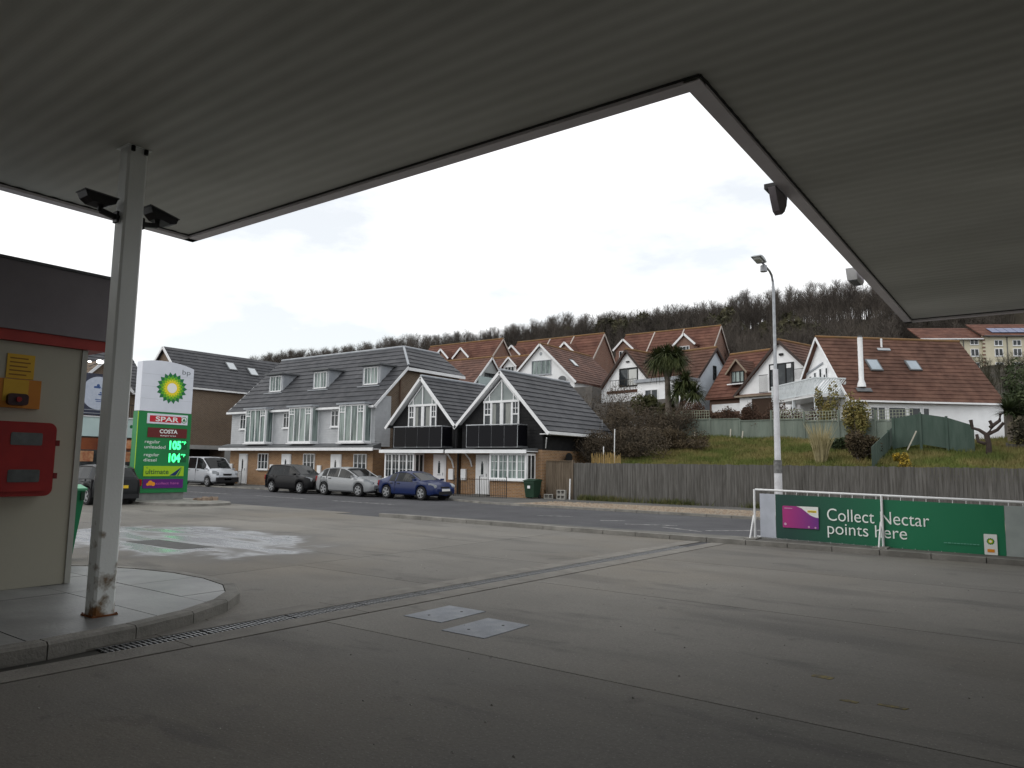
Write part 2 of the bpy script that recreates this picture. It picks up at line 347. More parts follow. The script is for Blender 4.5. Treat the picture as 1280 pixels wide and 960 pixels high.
for i in range(len(xl)-1):
    for j in range(len(yl)-1):
        y1 = yl[j+1] if not (j == 6 and i < 3) else 17.3
        slab(xl[i], xl[i+1], yl[j], y1)
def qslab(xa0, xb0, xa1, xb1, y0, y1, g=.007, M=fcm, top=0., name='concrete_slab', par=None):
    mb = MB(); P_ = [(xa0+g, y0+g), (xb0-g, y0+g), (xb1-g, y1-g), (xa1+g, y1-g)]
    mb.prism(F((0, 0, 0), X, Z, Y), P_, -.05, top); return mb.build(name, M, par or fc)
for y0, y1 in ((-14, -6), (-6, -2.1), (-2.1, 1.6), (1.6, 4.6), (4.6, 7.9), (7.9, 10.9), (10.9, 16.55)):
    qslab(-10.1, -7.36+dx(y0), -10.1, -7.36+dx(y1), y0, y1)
for y0, y1 in zip(yl[:-1], yl[1:]):
    if y0 > 5: y0, y1 = {5.35: (5.35, 9.1), 9.3: (9.1, 12.85), 12.85: (12.85, 16.55)}[y0]
    if y0 == 1.6: y1 = 5.35
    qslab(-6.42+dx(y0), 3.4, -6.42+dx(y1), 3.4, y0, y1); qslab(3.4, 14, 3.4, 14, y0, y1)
ch = thing('drainage_channel', 'long slotted steel drainage channel with pale concrete surround crossing the forecourt', 'drain', (-6.9, 3.3, 0), -math.atan(.038))
chm = mat('pale channel concrete', (.15, .14, .125), .8, (.20, .19, .17), 3, bump=.4, bscale=40, big=.15)
for s in (-1, 1):
    for k in range(7):
        mb = MB(); a = sorted((s*.13, s*.46)); mb.b3(a[0], a[1], -1.5+k*2.1+.005, -1.5+(k+1)*2.1-.005, -.04, .003); mb.build('concrete_edging', chm, ch)
MB().b3(-.129, .129, -1.5, 13.2, -.2, -.09).build('channel_bed', dark, ch)
gm = mat('galvanised grating', (.30, .31, .32), .4, (.2, .2, .2), 20, metal=.5)
me0 = None
for k in range(12):
    if me0 is None:
        mb = MB()
        for t in np.arange(.015, .99, .049): mb.b3(-.115, .115, t, t+.014, -.03, -.004)
        mb.b3(-.128, -.115, 0, .985, -.03, -.003); mb.b3(.115, .128, 0, .985, -.03, -.003); mb.b3(-.006, .006, 0, .985, -.032, -.005)
        g0 = mb.build('grating', gm, ch); me0 = g0.data
    else:
        g0 = bpy.data.objects.new('grating', me0); COL.objects.link(g0); g0.parent = ch
    g0.location = (0, k*1.0, 0)
cvm = mat('blue grey cover plate', (.20, .22, .25), .6, (.27, .285, .31), 4, bump=.3, bscale=60, big=.2, bigscale=2)
for (x0, y0), lb in (((-5.9, 6.1), 'blue grey steel access cover in the concrete, nearer the drain channel'), ((-5.1, 5.83), 'blue grey steel access cover in the concrete, farther from the drain channel')):
    t = thing('access_cover', lb, 'manhole cover', (x0, y0, 0), 0, 'access covers in the forecourt')
    MB().b3(0, .56, 0, .78, -.02, .006).build('cover_plate', cvm, t)
    for p in ((.2, .2), (.36, .58)): MB().tube([(p[0], p[1], .005), (p[0], p[1], .009)], .016, 8).build('lifting_point', dark, t)
patchm = mat('bitumen patch', (.05, .05, .05), .7, (.07, .07, .068), 3, bump=.5, bscale=60)
o = MB().prism(F((0, 0, 0), X, Z, Y), [(-15.5, 7.75), (-13.5, 7.78), (-13.35, 8.42), (-15.4, 8.4)], -.01, .006).build('manhole_cover', patchm, label='dark square cover set in the wet concrete near the kiosk', cat='manhole cover')

# near kerb, verge and kerb island
kb = MB().prism(F((0, 0, 0), X, Z, Y), [(-17.3, 16.85), (-12, 16.72), (14, 16.72), (14, 17.9), (-5, 17.75), (-9, 17.3), (-17.0, 17.15)], -.2, .085).build('verge_strip', mat('dull verge concrete', (.10, .098, .09), .9, (.15, .145, .13), 2.5, bump=.5, bscale=30, big=.25), kind='structure')
x = -17.35
while x < 12:
    MB().b3(x+.006, x+.90, 16.58 if x > -12.2 else 16.66, 16.718 if x > -12.2 else 16.8, -.2, .1).build('kerb_stone', concrete, kb); x += .91
def rounded(cx, cy, rx, ry, e=2.6, n=28):
    return [(cx+rx*abs(math.cos(t))**(2/e)*(1 if math.cos(t) > 0 else -1), cy+ry*abs(math.sin(t))**(2/e)*(1 if math.sin(t) > 0 else -1)) for t in [2*math.pi*i/n for i in range(n)]]
GR = F((0, 0, 0), X, Z, Y)
isl = MB().prism(GR, rounded(-28.5, 15.9, 3.1, 1.5), -.1, .09).build('sign_island', concrete, kind='structure')

# raised pump-side island with kerb stones and slabs
outl = [(-7.0, -9), (-7.0, 2.9), (-7.08, 3.7), (-7.28, 4.4), (-7.6, 5.0), (-8.0, 5.42), (-8.5, 5.7), (-9.2, 5.84), (-10.0, 5.84), (-10.8, 5.68), (-11.6, 5.35), (-12.3, 4.8), (-12.8, 4.0), (-13, 3), (-13, -9)]
def inset(pl, d):
    out = []; n = len(pl)
    for i in range(n):
        p0, p1, p2 = Vector(pl[i-1]), Vector(pl[i]), Vector(pl[(i+1) % n]); a = (p1-p0).normalized(); b = (p2-p1).normalized()
        n1, n2 = Vector((-a.y, a.x)), Vector((-b.y, b.x)); m_ = (n1+n2).normalized(); out.append(tuple(p1+m_*d/max(.3, m_.dot(n1))))
    return out
inn = inset(outl, .16)
ib = MB().prism(GR, inset(outl, .03), -.1, .07).build('island', jointm, kind='structure')
seg = [i for i in range(len(outl)-1)]
pts_o, pts_i = [], []
for i in seg:
    L_ = (Vector(outl[i+1])-Vector(outl[i])).length; n = max(1, round(L_/.45))
    for k in range(n): pts_o.append(Vector(outl[i]).lerp(Vector(outl[i+1]), k/n)); pts_i.append(Vector(inn[i]).lerp(Vector(inn[i+1]), k/n))
pts_o.append(Vector(outl[-1])); pts_i.append(Vector(inn[-1]))
i = 0
while i < len(pts_o)-1:
    j = min(i+2, len(pts_o)-1); oo, ii = pts_o[i:j+1], pts_i[i:j+1]; e = .006
    oo = [oo[0].lerp(oo[1], e/.45)]+oo[1:-1]+[oo[-1].lerp(oo[-2], e/.45)]; ii = [ii[0].lerp(ii[1], e/.45)]+ii[1:-1]+[ii[-1].lerp(ii[-2], e/.45)]
    mb = MB(); n = len(oo); ch_ = [o_.lerp(i_, .16) for o_, i_ in zip(oo, ii)]
    for q in range(n-1):
        A, B = [(oo[q], -.1), (oo[q], .105), (ch_[q], .13), (ii[q], .132), (ii[q], -.1)], [(oo[q+1], -.1), (oo[q+1], .105), (ch_[q+1], .13), (ii[q+1], .132), (ii[q+1], -.1)]
        for w in range(4): mb.poly([(*A[w][0], A[w][1]), (*B[w][0], B[w][1]), (*B[w+1][0], B[w+1][1]), (*A[w+1][0], A[w+1][1])])
        if q == 0: mb.poly([(*a[0], a[1]) for a in A])
        if q == n-2: mb.poly([(*b[0], b[1]) for b in B])
    mb.build('kerb_stone', concrete, ib); i = j
def clip(poly, a, b, c):     # keep a*x+b*y<=c
    out = []
    for i in range(len(poly)):
        p, q = poly[i-1], poly[i]; dp, dq = a*p[0]+b*p[1]-c, a*q[0]+b*q[1]-c
        if (dp <= 0) != (dq <= 0): t = dp/(dp-dq); out.append((p[0]+(q[0]-p[0])*t, p[1]+(q[1]-p[1])*t))
        if dq <= 0: out.append(q)
    return out
innp = inset(outl, .17)
gx = [-13, -11.8, -10.6, -9.4, -8.2, -6.9]; gy = [-9, -6, -3.6, -2.2, -.8, .6, 1.7, 2.8, 4.05, 4.78, 6]
for i in range(len(gx)-1):
    for j in range(len(gy)-1):
        q = innp[:]; g = .006
        for a, b, c in ((-1, 0, -gx[i]-g), (1, 0, gx[i+1]-g), (0, -1, -gy[j]-g), (0, 1, gy[j+1]-g)):
            if q: q = clip(q, a, b, c)
        if len(q) > 2: MB().prism(GR, q, .0, .125+random.uniform(-.002, .003)).build('paving_slab', paving, ib)

# far kerb, pavement, gravel verge, road markings
FK = [(-60, 27.4), (-45, 27.45), (-27, 27.4), (-24, 27.2), (-21.8, 26.3), (-20.3, 25.75), (-18, 25.55), (-7, 25.2), (14, 24.6)]
pv = MB().prism(GR, FK+[(14, 31.25), (-21, 31.25), (-21, 31.9), (-60, 32.3)], -.2, .06).build('pavement', pave_far, kind='structure')
for i in range(len(FK)-1):
    a, b = Vector(FK[i]), Vector(FK[i+1]); L_ = (b-a).length; n = max(1, round(L_/.91)); d = (b-a)/n; nn = Vector((d.y, -d.x)).normalized()*.13
    for k in range(n):
        p, q = a+d*k+d*.01, a+d*(k+1)-d*.01
        MB().prism(GR, [tuple(p+nn), tuple(q+nn), tuple(q), tuple(p)], -.2, .075).build('kerb_stone', concrete, pv)
gravm = mat('shingle', (.20, .165, .125), .9, (.30, .26, .21), 14, bump=1, bscale=25, big=.15)
MB().prism(GR, [(-18.6, 25.75), (-7, 25.4), (12, 24.85), (12, 28.2), (-8, 28.9), (-15, 28.8), (-18.3, 27.5)], .02, .075).build('shingle_bed', gravm, kind='structure')
mb = MB()
for k in range(5200):
    x = random.uniform(-18.2, 2); y = random.uniform(25.85-.03*(x+18), 28.5); r = random.uniform(.02, .055); a = random.uniform(0, 3)
    c, s = math.cos(a)*r, math.sin(a)*r; h = r*.7
    p = [(x+c, y+s, .07), (x-s, y+c*.7, .07), (x-c, y-s, .07), (x+s, y-c*.7, .07)]; t = (x, y, .075+h)
    for i in range(4): mb.poly([p[i], p[(i+1) % 4], t])
mb.build('pebbles', mat('pebbles', (.34, .28, .21), .85, (.20, .15, .11), 6, ramp=(.35, .6)), kind='stuff', label='loose brown and cream pebbles on the verge across the road')
for q in ([(-14.2, 21.05), (-13.1, 21.6)], [(-11.55, 20.75), (-10.9, 21.2)], [(-10.3, 20.0), (-8.9, 20.65)], [(-9.0, 19.85), (-7.6, 19.2)], [(-7.6, 19.6), (-6.4, 20.9)], [(-38, 22.2), (-34, 22.2)], [(-32, 22.2), (-28, 22.2)], [(-26, 22.1), (-22, 22.0)], [(-48, 24.6), (-42, 24.5)]):
    a, b = Vector(q[0]), Vector(q[1]); n = Vector((-(b-a).y, (b-a).x)).normalized()*.055
    MB().prism(GR, [tuple(a-n), tuple(b-n), tuple(b+n), tuple(a+n)], -.02, -.006).build('road_marking', roadpaint, kind='structure')

# ================================================================ CANOPY
SOF, LIP = 5.045, 5.0
cp = thing('station_canopy', 'large low flat canopy roof with ribbed underside over the forecourt', 'canopy', (0, 0, 0))
cx0, cx1, cy0, cy1, cxm, cym = -10.32, 14, -13, 18.2, -2.36, 5.84
# ribbed soffit: profile along y, ribs along x
mb = MB()
def ribs(xa, xb, ya, yb, per=.2):
    n = int(round((yb-ya)/per)); p = (yb-ya)/n
    for i in range(n):
        y = ya+i*p
        prof = [(y+p*q/8, SOF+.0036*(1-math.cos(2*math.pi*q/8))) for q in range(9)]
        for k in range(8):
            (a, za), (b, zb) = prof[k], prof[k+1]; mb.poly([(xa, a, za), (xa, b, zb), (xb, b, zb), (xb, a, za)])
ribs(cx0+.1, cx1, cy0, cym-.1); ribs(cxm+.1, cx1, cym-.1, cy1-.1)
mb.build('soffit', soffitm, cp, smooth=60)
MB().prism(GR, [(cx0+.02, cy0), (cx1, cy0), (cx1, cy1-.02), (cxm+.02, cy1-.02), (cxm+.02, cym-.02), (cx0+.02, cym-.02)], SOF+.05, 5.7).build('roof_deck', darkgrey, cp)
def fascia(p0, p1, nrm, name='fascia_trim'):
    d = (Vector(p1)-Vector(p0)); L_ = d.length; fr = F((p0[0], p0[1], 0), (d.x, d.y, 0), (nrm[0], nrm[1], 0))
    mb = MB(); mb.box(fr, 0, L_, LIP, 5.95, -.03, 0); mb.box(fr, -.0, L_, LIP, LIP+.012, -.15, -.03); mb.box(fr, 0, L_, LIP+.012, SOF+.03, -.15, -.14)
    return mb.build(name, lipm, cp)
fascia((cx0, cy0), (cx0, cym), (-1, 0)); fascia((cx0, cym), (cxm, cym), (0, 1)); fascia((cxm, cym), (cxm, cy1), (-1, 0)); fascia((cxm, cy1), (cx1, cy1), (0, 1)); fascia((cx1, cy1), (cx1, cy0), (1, 0)); fascia((cx1, cy0), (cx0, cy0), (0, -1))
MB().b3(cxm+.0, cxm+.15, cym-.15, cym, LIP+.0005, LIP+.0125).build('corner_plate', lipm, cp)
mb = MB(); gd = mat('dark sealant shadow gap', (.05, .05, .05), .8)
for a in ((cx0+.151, cx0+.165, cy0, cym-.166), (cx0+.151, cxm+.15, cym-.166, cym-.151), (cxm+.151, cxm+.167, cym-.15, cy1-.167), (cxm+.151, cx1, cy1-.166, cy1-.151)): mb.b3(a[0], a[1], a[2], a[3], SOF-.012, SOF+.03)
mb.build('edge_seal', gd, cp)

# column
colm = mat('white painted column steel', (.88, .91, .90), .5, (.82, .85, .84), 2, bump=.1, big=.1, bigscale=1)
nt_ = colm.node_tree; NN = nt_.nodes; LL = nt_.links; bs = NN['Principled BSDF']; src = bs.inputs['Base Color'].links[0].from_socket
t_ = NN.new('ShaderNodeTexCoord'); sp = NN.new('ShaderNodeSeparateXYZ'); LL.new(t_.outputs['Object'], sp.inputs[0]); nn_ = NN.new('ShaderNodeTexNoise'); nn_.inputs['Scale'].default_value = 7; nn_.inputs['Detail'].default_value = 6; LL.new(t_.outputs['Object'], nn_.inputs['Vector'])
mr_ = NN.new('ShaderNodeMapRange'); mr_.inputs[1].default_value = 0; mr_.inputs[2].default_value = 1.3; mr_.inputs[3].default_value = .2; mr_.inputs[4].default_value = -.12; LL.new(sp.outputs[2], mr_.inputs[0])
ad_ = NN.new('ShaderNodeMath'); LL.new(nn_.outputs[0], ad_.inputs[0]); LL.new(mr_.outputs[0], ad_.inputs[1])
for (lo, hi, cc) in ((.60, .74, (.26, .22, .17)), (.73, .80, (.20, .09, .03))):
    m1 = NN.new('ShaderNodeMapRange'); m1.inputs[1].default_value = lo; m1.inputs[2].default_value = hi; LL.new(ad_.outputs[0], m1.inputs[0])
    m2 = NN.new('ShaderNodeMix'); m2.data_type = 'RGBA'; m2.inputs['B'].default_value = cc+(1,); LL.new(m1.outputs[0], m2.inputs['Factor']); LL.new(src, m2.inputs['A']); src = m2.outputs['Result']
LL.new(src, bs.inputs['Base Color'])
cl = thing('canopy_column', 'tall white square steel canopy column with rust at its foot on the kerbed island', 'column', (-7.83, 3.70, .13))
h = .105; e = .022; cs = [(-h+e, -h), (h-e, -h), (h, -h+e), (h, h-e), (h-e, h), (-h+e, h), (-h, h-e), (-h, -h+e)]
MB().prism(F((0, 0, 0), X, Z, Y), cs, .012, SOF-.125).build('shaft', colm, cl, smooth=30)
mb = MB(); mb.b3(-.125, .125, -.125, .125, -.004, .012)
for sx in (-1, 1):
    for sy in (-1, 1): mb.tube([(sx*.113, sy*.113, .01), (sx*.113, sy*.113, .025)], .009, 6)
mb.build('base_plate', rustm, cl)
mb = MB(); mb.b3(-.13, .13, -.13, .13, SOF-.136, SOF-.128, colm)
for s in (-1, 1): mb.tube([(.125, s*.07, SOF-.19), (.125, s*.07, SOF-.137)], .022, 10, dark)
mb.build('head_plate', colm, cl)
# the two floodlights on one bracket arm
for s, lb in ((-1, 'dark floodlight on the left arm of the column bracket'), (1, 'dark floodlight on the right arm of the column bracket')):
    t = thing('floodlight', lb, 'floodlight', (-7.83, 3.70+s*.30, 4.33), 0, 'floodlights on the canopy column')
    t.scale = (.86,)*3
    MB().bar((0, -s*.22, -.10), (0, 0, -.06), .05, .06).build('bracket_arm', blackmetal, t)
    MB().b3(-.05, .05, -s*.19-.015, -s*.19+.015, -.16, -.02).build('clamp', blackmetal, t)
    fr = F((0, s*.04, .05), (0, 1, -.22 if s > 0 else -.03), X)
    mb = MB(); mb.prism(fr, [(-.19, .055), (.19, .055), (.17, -.01), (.09, -.055), (-.09, -.055), (-.16, -.01)], -.11, .11); mb.build('lamp_housing', blackmetal, t)
    mb = MB(); mb.box(fr, -.2, .2, .056, .068, -.125, .125); mb.build('lens_frame', darkgrey, t)
    mb = MB().b3(-.012, .012, -.03, .03, -.075, .01); mb.build('yoke', blackmetal, t)
# lamps hung on the canopy edge
t = thing('bulkhead_lamp', 'dark rounded bulkhead lamp hanging from the canopy edge', 'lamp', (cxm-.04, 8.68, 4.99))
mb = MB(); n = 12
prof = [(.0, .0), (.5, -.0), (.47, -.1), (.38, -.2), (.26, -.27), (.16, -.25), (.06, -.12)]
mb.prism(F((0, -.27, 0), Y, -X), prof, -.03, .05); mb.build('lamp_body', darkcab, t, smooth=40)
mb = MB(); mb.b3(-.1, .03, -.26, .24, -.01, .05); mb.build('mounting_bracket', blackmetal, t)
t = thing('edge_floodlight', 'white floodlight fixed outside the canopy edge above the lamp post', 'floodlight', (cxm-.03, 13.4, 5.0))
mb = MB(); mb.prism(F((0, -.35, 0), Y, -X), [(0, .1), (.7, .1), (.72, .0), (.55, -.09), (.12, -.08)], 0, .16); mb.build('lamp_housing', white, t)
MB().b3(-.14, -.02, -.2, .2, -.095, -.088).build('lens', glass, t)

# ================================================================ KIOSK
ks = thing('service_kiosk', 'cream clad forecourt kiosk with charcoal fascia and red band at the left edge', 'kiosk', (-10.1, 4.36, .13))
KW = F((0, 0, 0), Y, X)        # a: along y (0 at right corner), b up, c towards the camera side
MB().b3(-2.9, 0, -9, 0, 0, 2.98).build('wall', creamwall, ks)
MB().box(KW, -.055, .012, 0, 2.975, .001, .02).build('corner_trim', mat('pale corner trim', (.42, .42, .38), .5, (.36, .36, .33), 2), ks)
for k in range(1, 8): MB().box(KW, -k*1.2-.004, -k*1.2+.004, .08, 2.975, .0, .004).build('panel_joint', darkgrey, ks)
MB().b3(-3.1, .06, -9.2, .22, 2.985, 3.12).build('red_band', redband, ks)
mb = MB(); mb.prism(F((0, -9.2, 0), X, Y), [(-3.15, 3.122), (.09, 3.122), (.13, 3.95), (-3.15, 3.95)], 0, 9.5); mb.build('fascia', darkcab, ks)
MB().b3(-3.2, .16, -9.3, .34, 3.952, 3.985).build('roof_cap', darkgrey, ks)
def rr(x0, x1, y0, y1, r, n=5):
    out = []
    for cx, cy, a0 in ((x1-r, y1-r, 0), (x0+r, y1-r, 90), (x0+r, y0+r, 180), (x1-r, y0+r, 270)):
        for k in range(n+1): a = R(a0+90*k/n); out.append((cx+r*math.cos(a), cy+r*math.sin(a)))
    return out
t = thing('extinguisher_cabinet', 'red plastic double extinguisher cabinet with two dark windows on the kiosk wall', 'cabinet', (-10.1+.001, 4.36, .13))
mb = MB(); mb.prism(KW, rr(-1.45, -.36, 1.11, 2.0, .09), .0, .2); mb.build('case', red, t, smooth=30)
mb = MB(); mb.prism(KW, rr(-1.43, -.38, 1.17, 1.98, .08), .202, .24); lid = mb.build('lid', red, t, smooth=30)
for b0 in (1.72, 1.28):
    MB().prism(KW, rr(-.87, -.53, b0, b0+.15, .02), .241, .246).build('window', mat('grey cabinet window', (.05, .055, .055), .25, (.09, .10, .10), 5), lid)
for b0 in (1.32, 1.72): MB().box(KW, -.372, -.33, b0, b0+.07, .12, .235).build('latch', mat('dark red plastic', (.14, .008, .008), .5), t)
t = thing('notice_board', 'orange wall board with dark emergency button housings on the kiosk', 'notice', (-10.099, 4.36, .13))
MB().box(KW, -1.3, -.52, 2.17, 2.52, 0, .05).build('board', orange, t)
MB().box(KW, -.93, -.66, 2.25, 2.515, .051, .056).build('yellow_panel', yellow, t)
for a in (-.78, -1.12):
    MB().prism(KW, rr(a-.11, a+.11, 2.20, 2.34, .04), .05, .12).build('button_housing', mat('dark maroon plastic', (.05, .022, .025), .5, (.03, .015, .018), 5), t)
    MB().tube([KW.p(a, 2.27, .12), KW.p(a, 2.27, .14)], .03, 14).build('button', red, t)
MB().box(KW, -1.3, -1.06, 2.35, 2.515, .051, .056).build('yellow_panel', yellow, t)
t = thing('yellow_notice', 'upright yellow safety notice above the orange board on the kiosk', 'notice', (-10.098, 4.36, .13))
MB().box(KW, -.9, -.6, 2.53, 2.83, 0, .012).build('notice_plate', yellow, t)
nl = MB()
for k in range(5):
    b = 2.78-k*.05; nl.box(KW, -.87, -.63-random.uniform(0, .06), b-.010, b+.006, .012, .014)
nl.build('printed_lines', mat('brown print', (.22, .10, .02), .6), t)

# green bin beyond the kiosk
t = thing('forecourt_bin', 'tapered green plastic bin standing behind the kiosk corner', 'bin', (-13.47, 5.62, 0))
mb = MB(); P0 = [(-.15, -.15), (.15, -.15), (.15, .15), (-.15, .15)]; P1 = [(-.25, -.25), (.25, -.25), (.25, .25), (-.25, .25)]
for i in range(4):
    j = (i+1) % 4; mb.poly([(*P0[i], .02), (*P0[j], .02), (*P1[j], 1.16), (*P1[i], 1.16)])
mb.poly([(*p, .02) for p in P0]); mb.build('body', bingreen, t)
mb = MB(); mb.prism(F((0, -.27, 0), X, Y), [(-.27, 1.162), (.27, 1.162), (.27, 1.2), (.0, 1.26), (-.27, 1.2)], 0, .54); mb.build('lid', mat('pale green lid', (.10, .36, .2), .35, (.07, .3, .16), 4), t)
for s in (-1, 1): MB().b3(.255, .28, s*.2-.03, s*.2+.03, 1.0, 1.14).build('hinge', bindark, t)
# unseen shop added behind the camera to keep light off the forecourt
sp_ = thing('added_shade_shop', 'unseen shop building added behind the camera to shade the forecourt', 'building', (5, -13, 0))
MB().b3(-16, 18, -6, 0, 0, 4.9).build('wall', mat('shop brick', (.22, .15, .10), .85, (.16, .11, .075), kind='brick'), sp_)
for k in range(6): 
    w_ = MB().b3(-14+k*5, -10+k*5, .001, .06, .4, 3.0).build('shop_window', darkgrey, sp_); MB().b3(-13.9+k*5, -10.1+k*5, .061, .08, .5, 2.9).build('pane', glass, w_)

gr = MB(); rgr = random.Random(4)
for k in range(420):
    x = rgr.uniform(-9, 3); y = rgr.uniform(1.2, 14); r = rgr.choice((.004, .006, .008, .012)); z = .001
    p = [(x+r, y, z), (x, y+r, z), (x-r, y, z), (x, y-r*.8, z)]
    for i in range(4): gr.poly([p[i], p[(i+1) % 4], (x, y, z+r*.8)])
gr.build('grit', mat('pale grit', (.42, .41, .38), .9, (.12, .11, .1), 30, ramp=(.45, .55)), kind='stuff', label='scattered grit and crumbs on the forecourt')
ym = mat('worn yellow paint', (.24, .19, .06), .8, (.11, .10, .08), 22, ramp=(.4, .6))
for k, (x, y, w, h) in enumerate(((-1.57, 6.58, .17, .09), (-1.26, 6.03, .13, .05), (-.98, 6.1, .2, .06))):
    MB().prism(GR, [(x-w/2, y-h/2), (x+w*.4, y-h*.6), (x+w/2, y+h*.3), (x-w*.1, y+h/2), (x-w*.45, y+h*.2)], -.01, .003).build('paint_mark', ym, kind='structure')

def base(root, L):
    "children were modelled in world coordinates: seat the Empty at the thing's base"
    L = Vector(L); root.location = L
    for c in root.children: c.matrix_parent_inverse = Matrix.Translation(-L)

# ================================================================ TOTEM
tm = thing('price_totem', 'tall white and green fuel price totem with lit green prices', 'sign')
TF = F((-29, 14.66, 0), Y, X)
gpan = mat('green totem panel', (.02, .21, .065), .35, (.018, .185, .058), 1.5, big=.08); wpan = mat('white totem panel', (.70, .73, .80), .35, (.64, .67, .74), 1.2, big=.06)
lime = mat('lime green print', (.33, .55, .02), .5); led = mat('lit green display', (.0, .3, .06), .5, emit=(.06, 1, .28, 2.2)); prw = mat('white print', (.78, .8, .78), .5); dgreen = mat('dark green print', (.02, .16, .06), .5)
ypr = mat('yellow print', (.85, .68, .03), .5); maroon = mat('maroon print', (.13, .02, .02), .5); redp = mat('red print', (.5, .02, .035), .5); purple = mat('purple print', (.10, .012, .16), .5); orp = mat('orange print', (.75, .28, .02), .5); navy = mat('navy print', (.01, .03, .12), .5)
arc = [(a, 5.63+.60*(a/2.19)*(1-a/2.19)-.10*(a/2.19)) for a in np.linspace(0, 2.19, 15)]
MB().prism(TF, [(0, 3.645), (2.19, 3.645)]+arc[::-1], -.42, 0).build('upper_cabinet', wpan, tm, smooth=30)
for b in (4.15, 4.65, 5.15): MB().box(TF, 0.02, 2.17, b-.004, b+.004, .0, .002).build('panel_joint', mat('joint grey', (.45, .47, .5), .6), tm)
MB().box(TF, -.02, 2.21, .38, 3.63, -.42, .004).build('lower_cabinet', gpan, tm)
MB().box(TF, -.035, -.021, .38, 3.63, -.03, .006, ).build('edge_trim', lime, tm)
MB().box(TF, .1, 2.1, -.01, .38, -.36, -.06).build('plinth', mat('plinth grey', (.16, .17, .16), .7, (.22, .22, .21), 4), tm)
def helios(fr, a, b, r, par, c0=.004, n=18):
    for k, (r0, r1, M, nn) in enumerate(((1.0, .80, dgreen, n), (.84, .66, mat('mid green print', (.10, .38, .03), .5), n), (.68, .52, lime, n), (.56, .42, ypr, n))):
        mb = MB(); pts = []
        for i in range(nn*2):
            t = math.pi*i/nn+(k % 2)*math.pi/nn; q = (r0 if i % 2 == 0 else r1)*r; pts.append(fr.p(a+q*math.cos(t), b+q*math.sin(t), c0+k*.003))
        mb.poly(pts); mb.build('petal_ring', M, par)
    mb = MB(); disc(mb, fr, a, b, r*.31, c0+.013); mb.build('emblem_centre', mat('white emblem print', (.85, .85, .8), .5), par)
helios(TF, 1.27, 4.65, .66, tm)
text('bp', TF.__class__(TF.p(1.68, 5.27), Y, X), .2, mat('grey print', (.16, .18, .2), .5), tm, width=.36)
p = MB().box(TF, .32, 2.03, 3.15, 3.56, .005, .03).build('brand_panel', wpan, tm)
MB().box(TF, .42, 1.75, 3.22, 3.48, .031, .034).build('red_field', redp, p)
text('SPAR', F(TF.p(.66, 3.255), Y, X), .19, prw, p, width=.98, c=.037, bold=.02)
mb = MB(); disc(mb, TF, 1.87, 3.355, .135, .032, 24); mb.build('roundel', dgreen, p); mb = MB(); disc(mb, TF, 1.87, 3.355, .11, .035, 24); mb.build('roundel_field', prw, p)
mb = MB(); mb.poly([TF.p(1.87, 3.44, .038), TF.p(1.79, 3.30, .038), TF.p(1.95, 3.30, .038)]); mb.box(TF, 1.86, 1.88, 3.26, 3.3, .036, .038); mb.build('fir_tree_mark', dgreen, p)
p = MB().box(TF, .38, 2.03, 2.6, 2.99, .005, .03).build('coffee_panel', maroon, tm)
text('COSTA', F(TF.p(.86, 2.78), Y, X), .15, prw, p, width=.76, c=.034, bold=.03); text('express', F(TF.p(.9, 2.655), Y, X), .07, prw, p, width=.66, c=.034)
for b, l1, l2, pr in ((2.40, 'regular', 'unleaded', '105'), (1.88, 'regular', 'diesel', '104')):
    text(l1, F(TF.p(.3, b-.04), Y, X), .13, prw, tm, c=.008, width=.62); text(l2, F(TF.p(.3, b-.25), Y, X), .13, prw, tm, c=.008, width=.86 if l2 == 'unleaded' else .52)
    MB().box(TF, 1.30, 2.08, b-.27, b+.1, .004, .012).build('display_panel', mat('dark green display', (.01, .10, .035), .4), tm)
    text(pr, F(TF.p(1.32, b-.25), Y, X), .32, led, tm, 'price_digits', width=.50, c=.016, bold=.05); text('9', F(TF.p(1.84, b-.05), Y, X), .12, led, tm, 'price_digits', width=.09, c=.016, bold=.03); text('P', F(TF.p(1.95, b-.05), Y, X), .12, led, tm, 'price_digits', width=.08, c=.016, bold=.03)
p = MB().box(TF, .32, 2.0, 1.04, 1.45, .005, .03).build('fuel_panel', lime, tm)
text('ultimate', F(TF.p(.4, 1.13), Y, X), .19, mat('dark olive print', (.03, .10, .03), .5), p, width=.95, c=.034, bold=.015)
text('bp', F(TF.p(.42, 1.36), Y, X), .045, dgreen, p, c=.034)
mb = MB(); mb.poly([TF.p(1.38, 1.06, .034), TF.p(1.66, 1.06, .034), TF.p(1.9, 1.42, .034)]); mb.build('swoosh', navy, p); mb = MB(); mb.poly([TF.p(1.7, 1.06, .034), TF.p(1.78, 1.06, .034), TF.p(1.92, 1.40, .034)]); mb.build('swoosh', gpan, p)
p = MB().box(TF, .32, 2.0, .56, .93, .005, .03).build('loyalty_panel', purple, tm)
mb = MB(); disc(mb, TF, .62, .77, .1, .034, 20); disc(mb, TF, .74, .73, .08, .036, 20); disc(mb, TF, .52, .72, .06, .036, 20); mb.build('loyalty_mark', orp, p); text('collect here', F(TF.p(.86, .71), Y, X), .1, mat('pink print', (.5, .12, .4), .5), p, width=.95, c=.034)
base(tm, (-29.2, 15.75, .085))
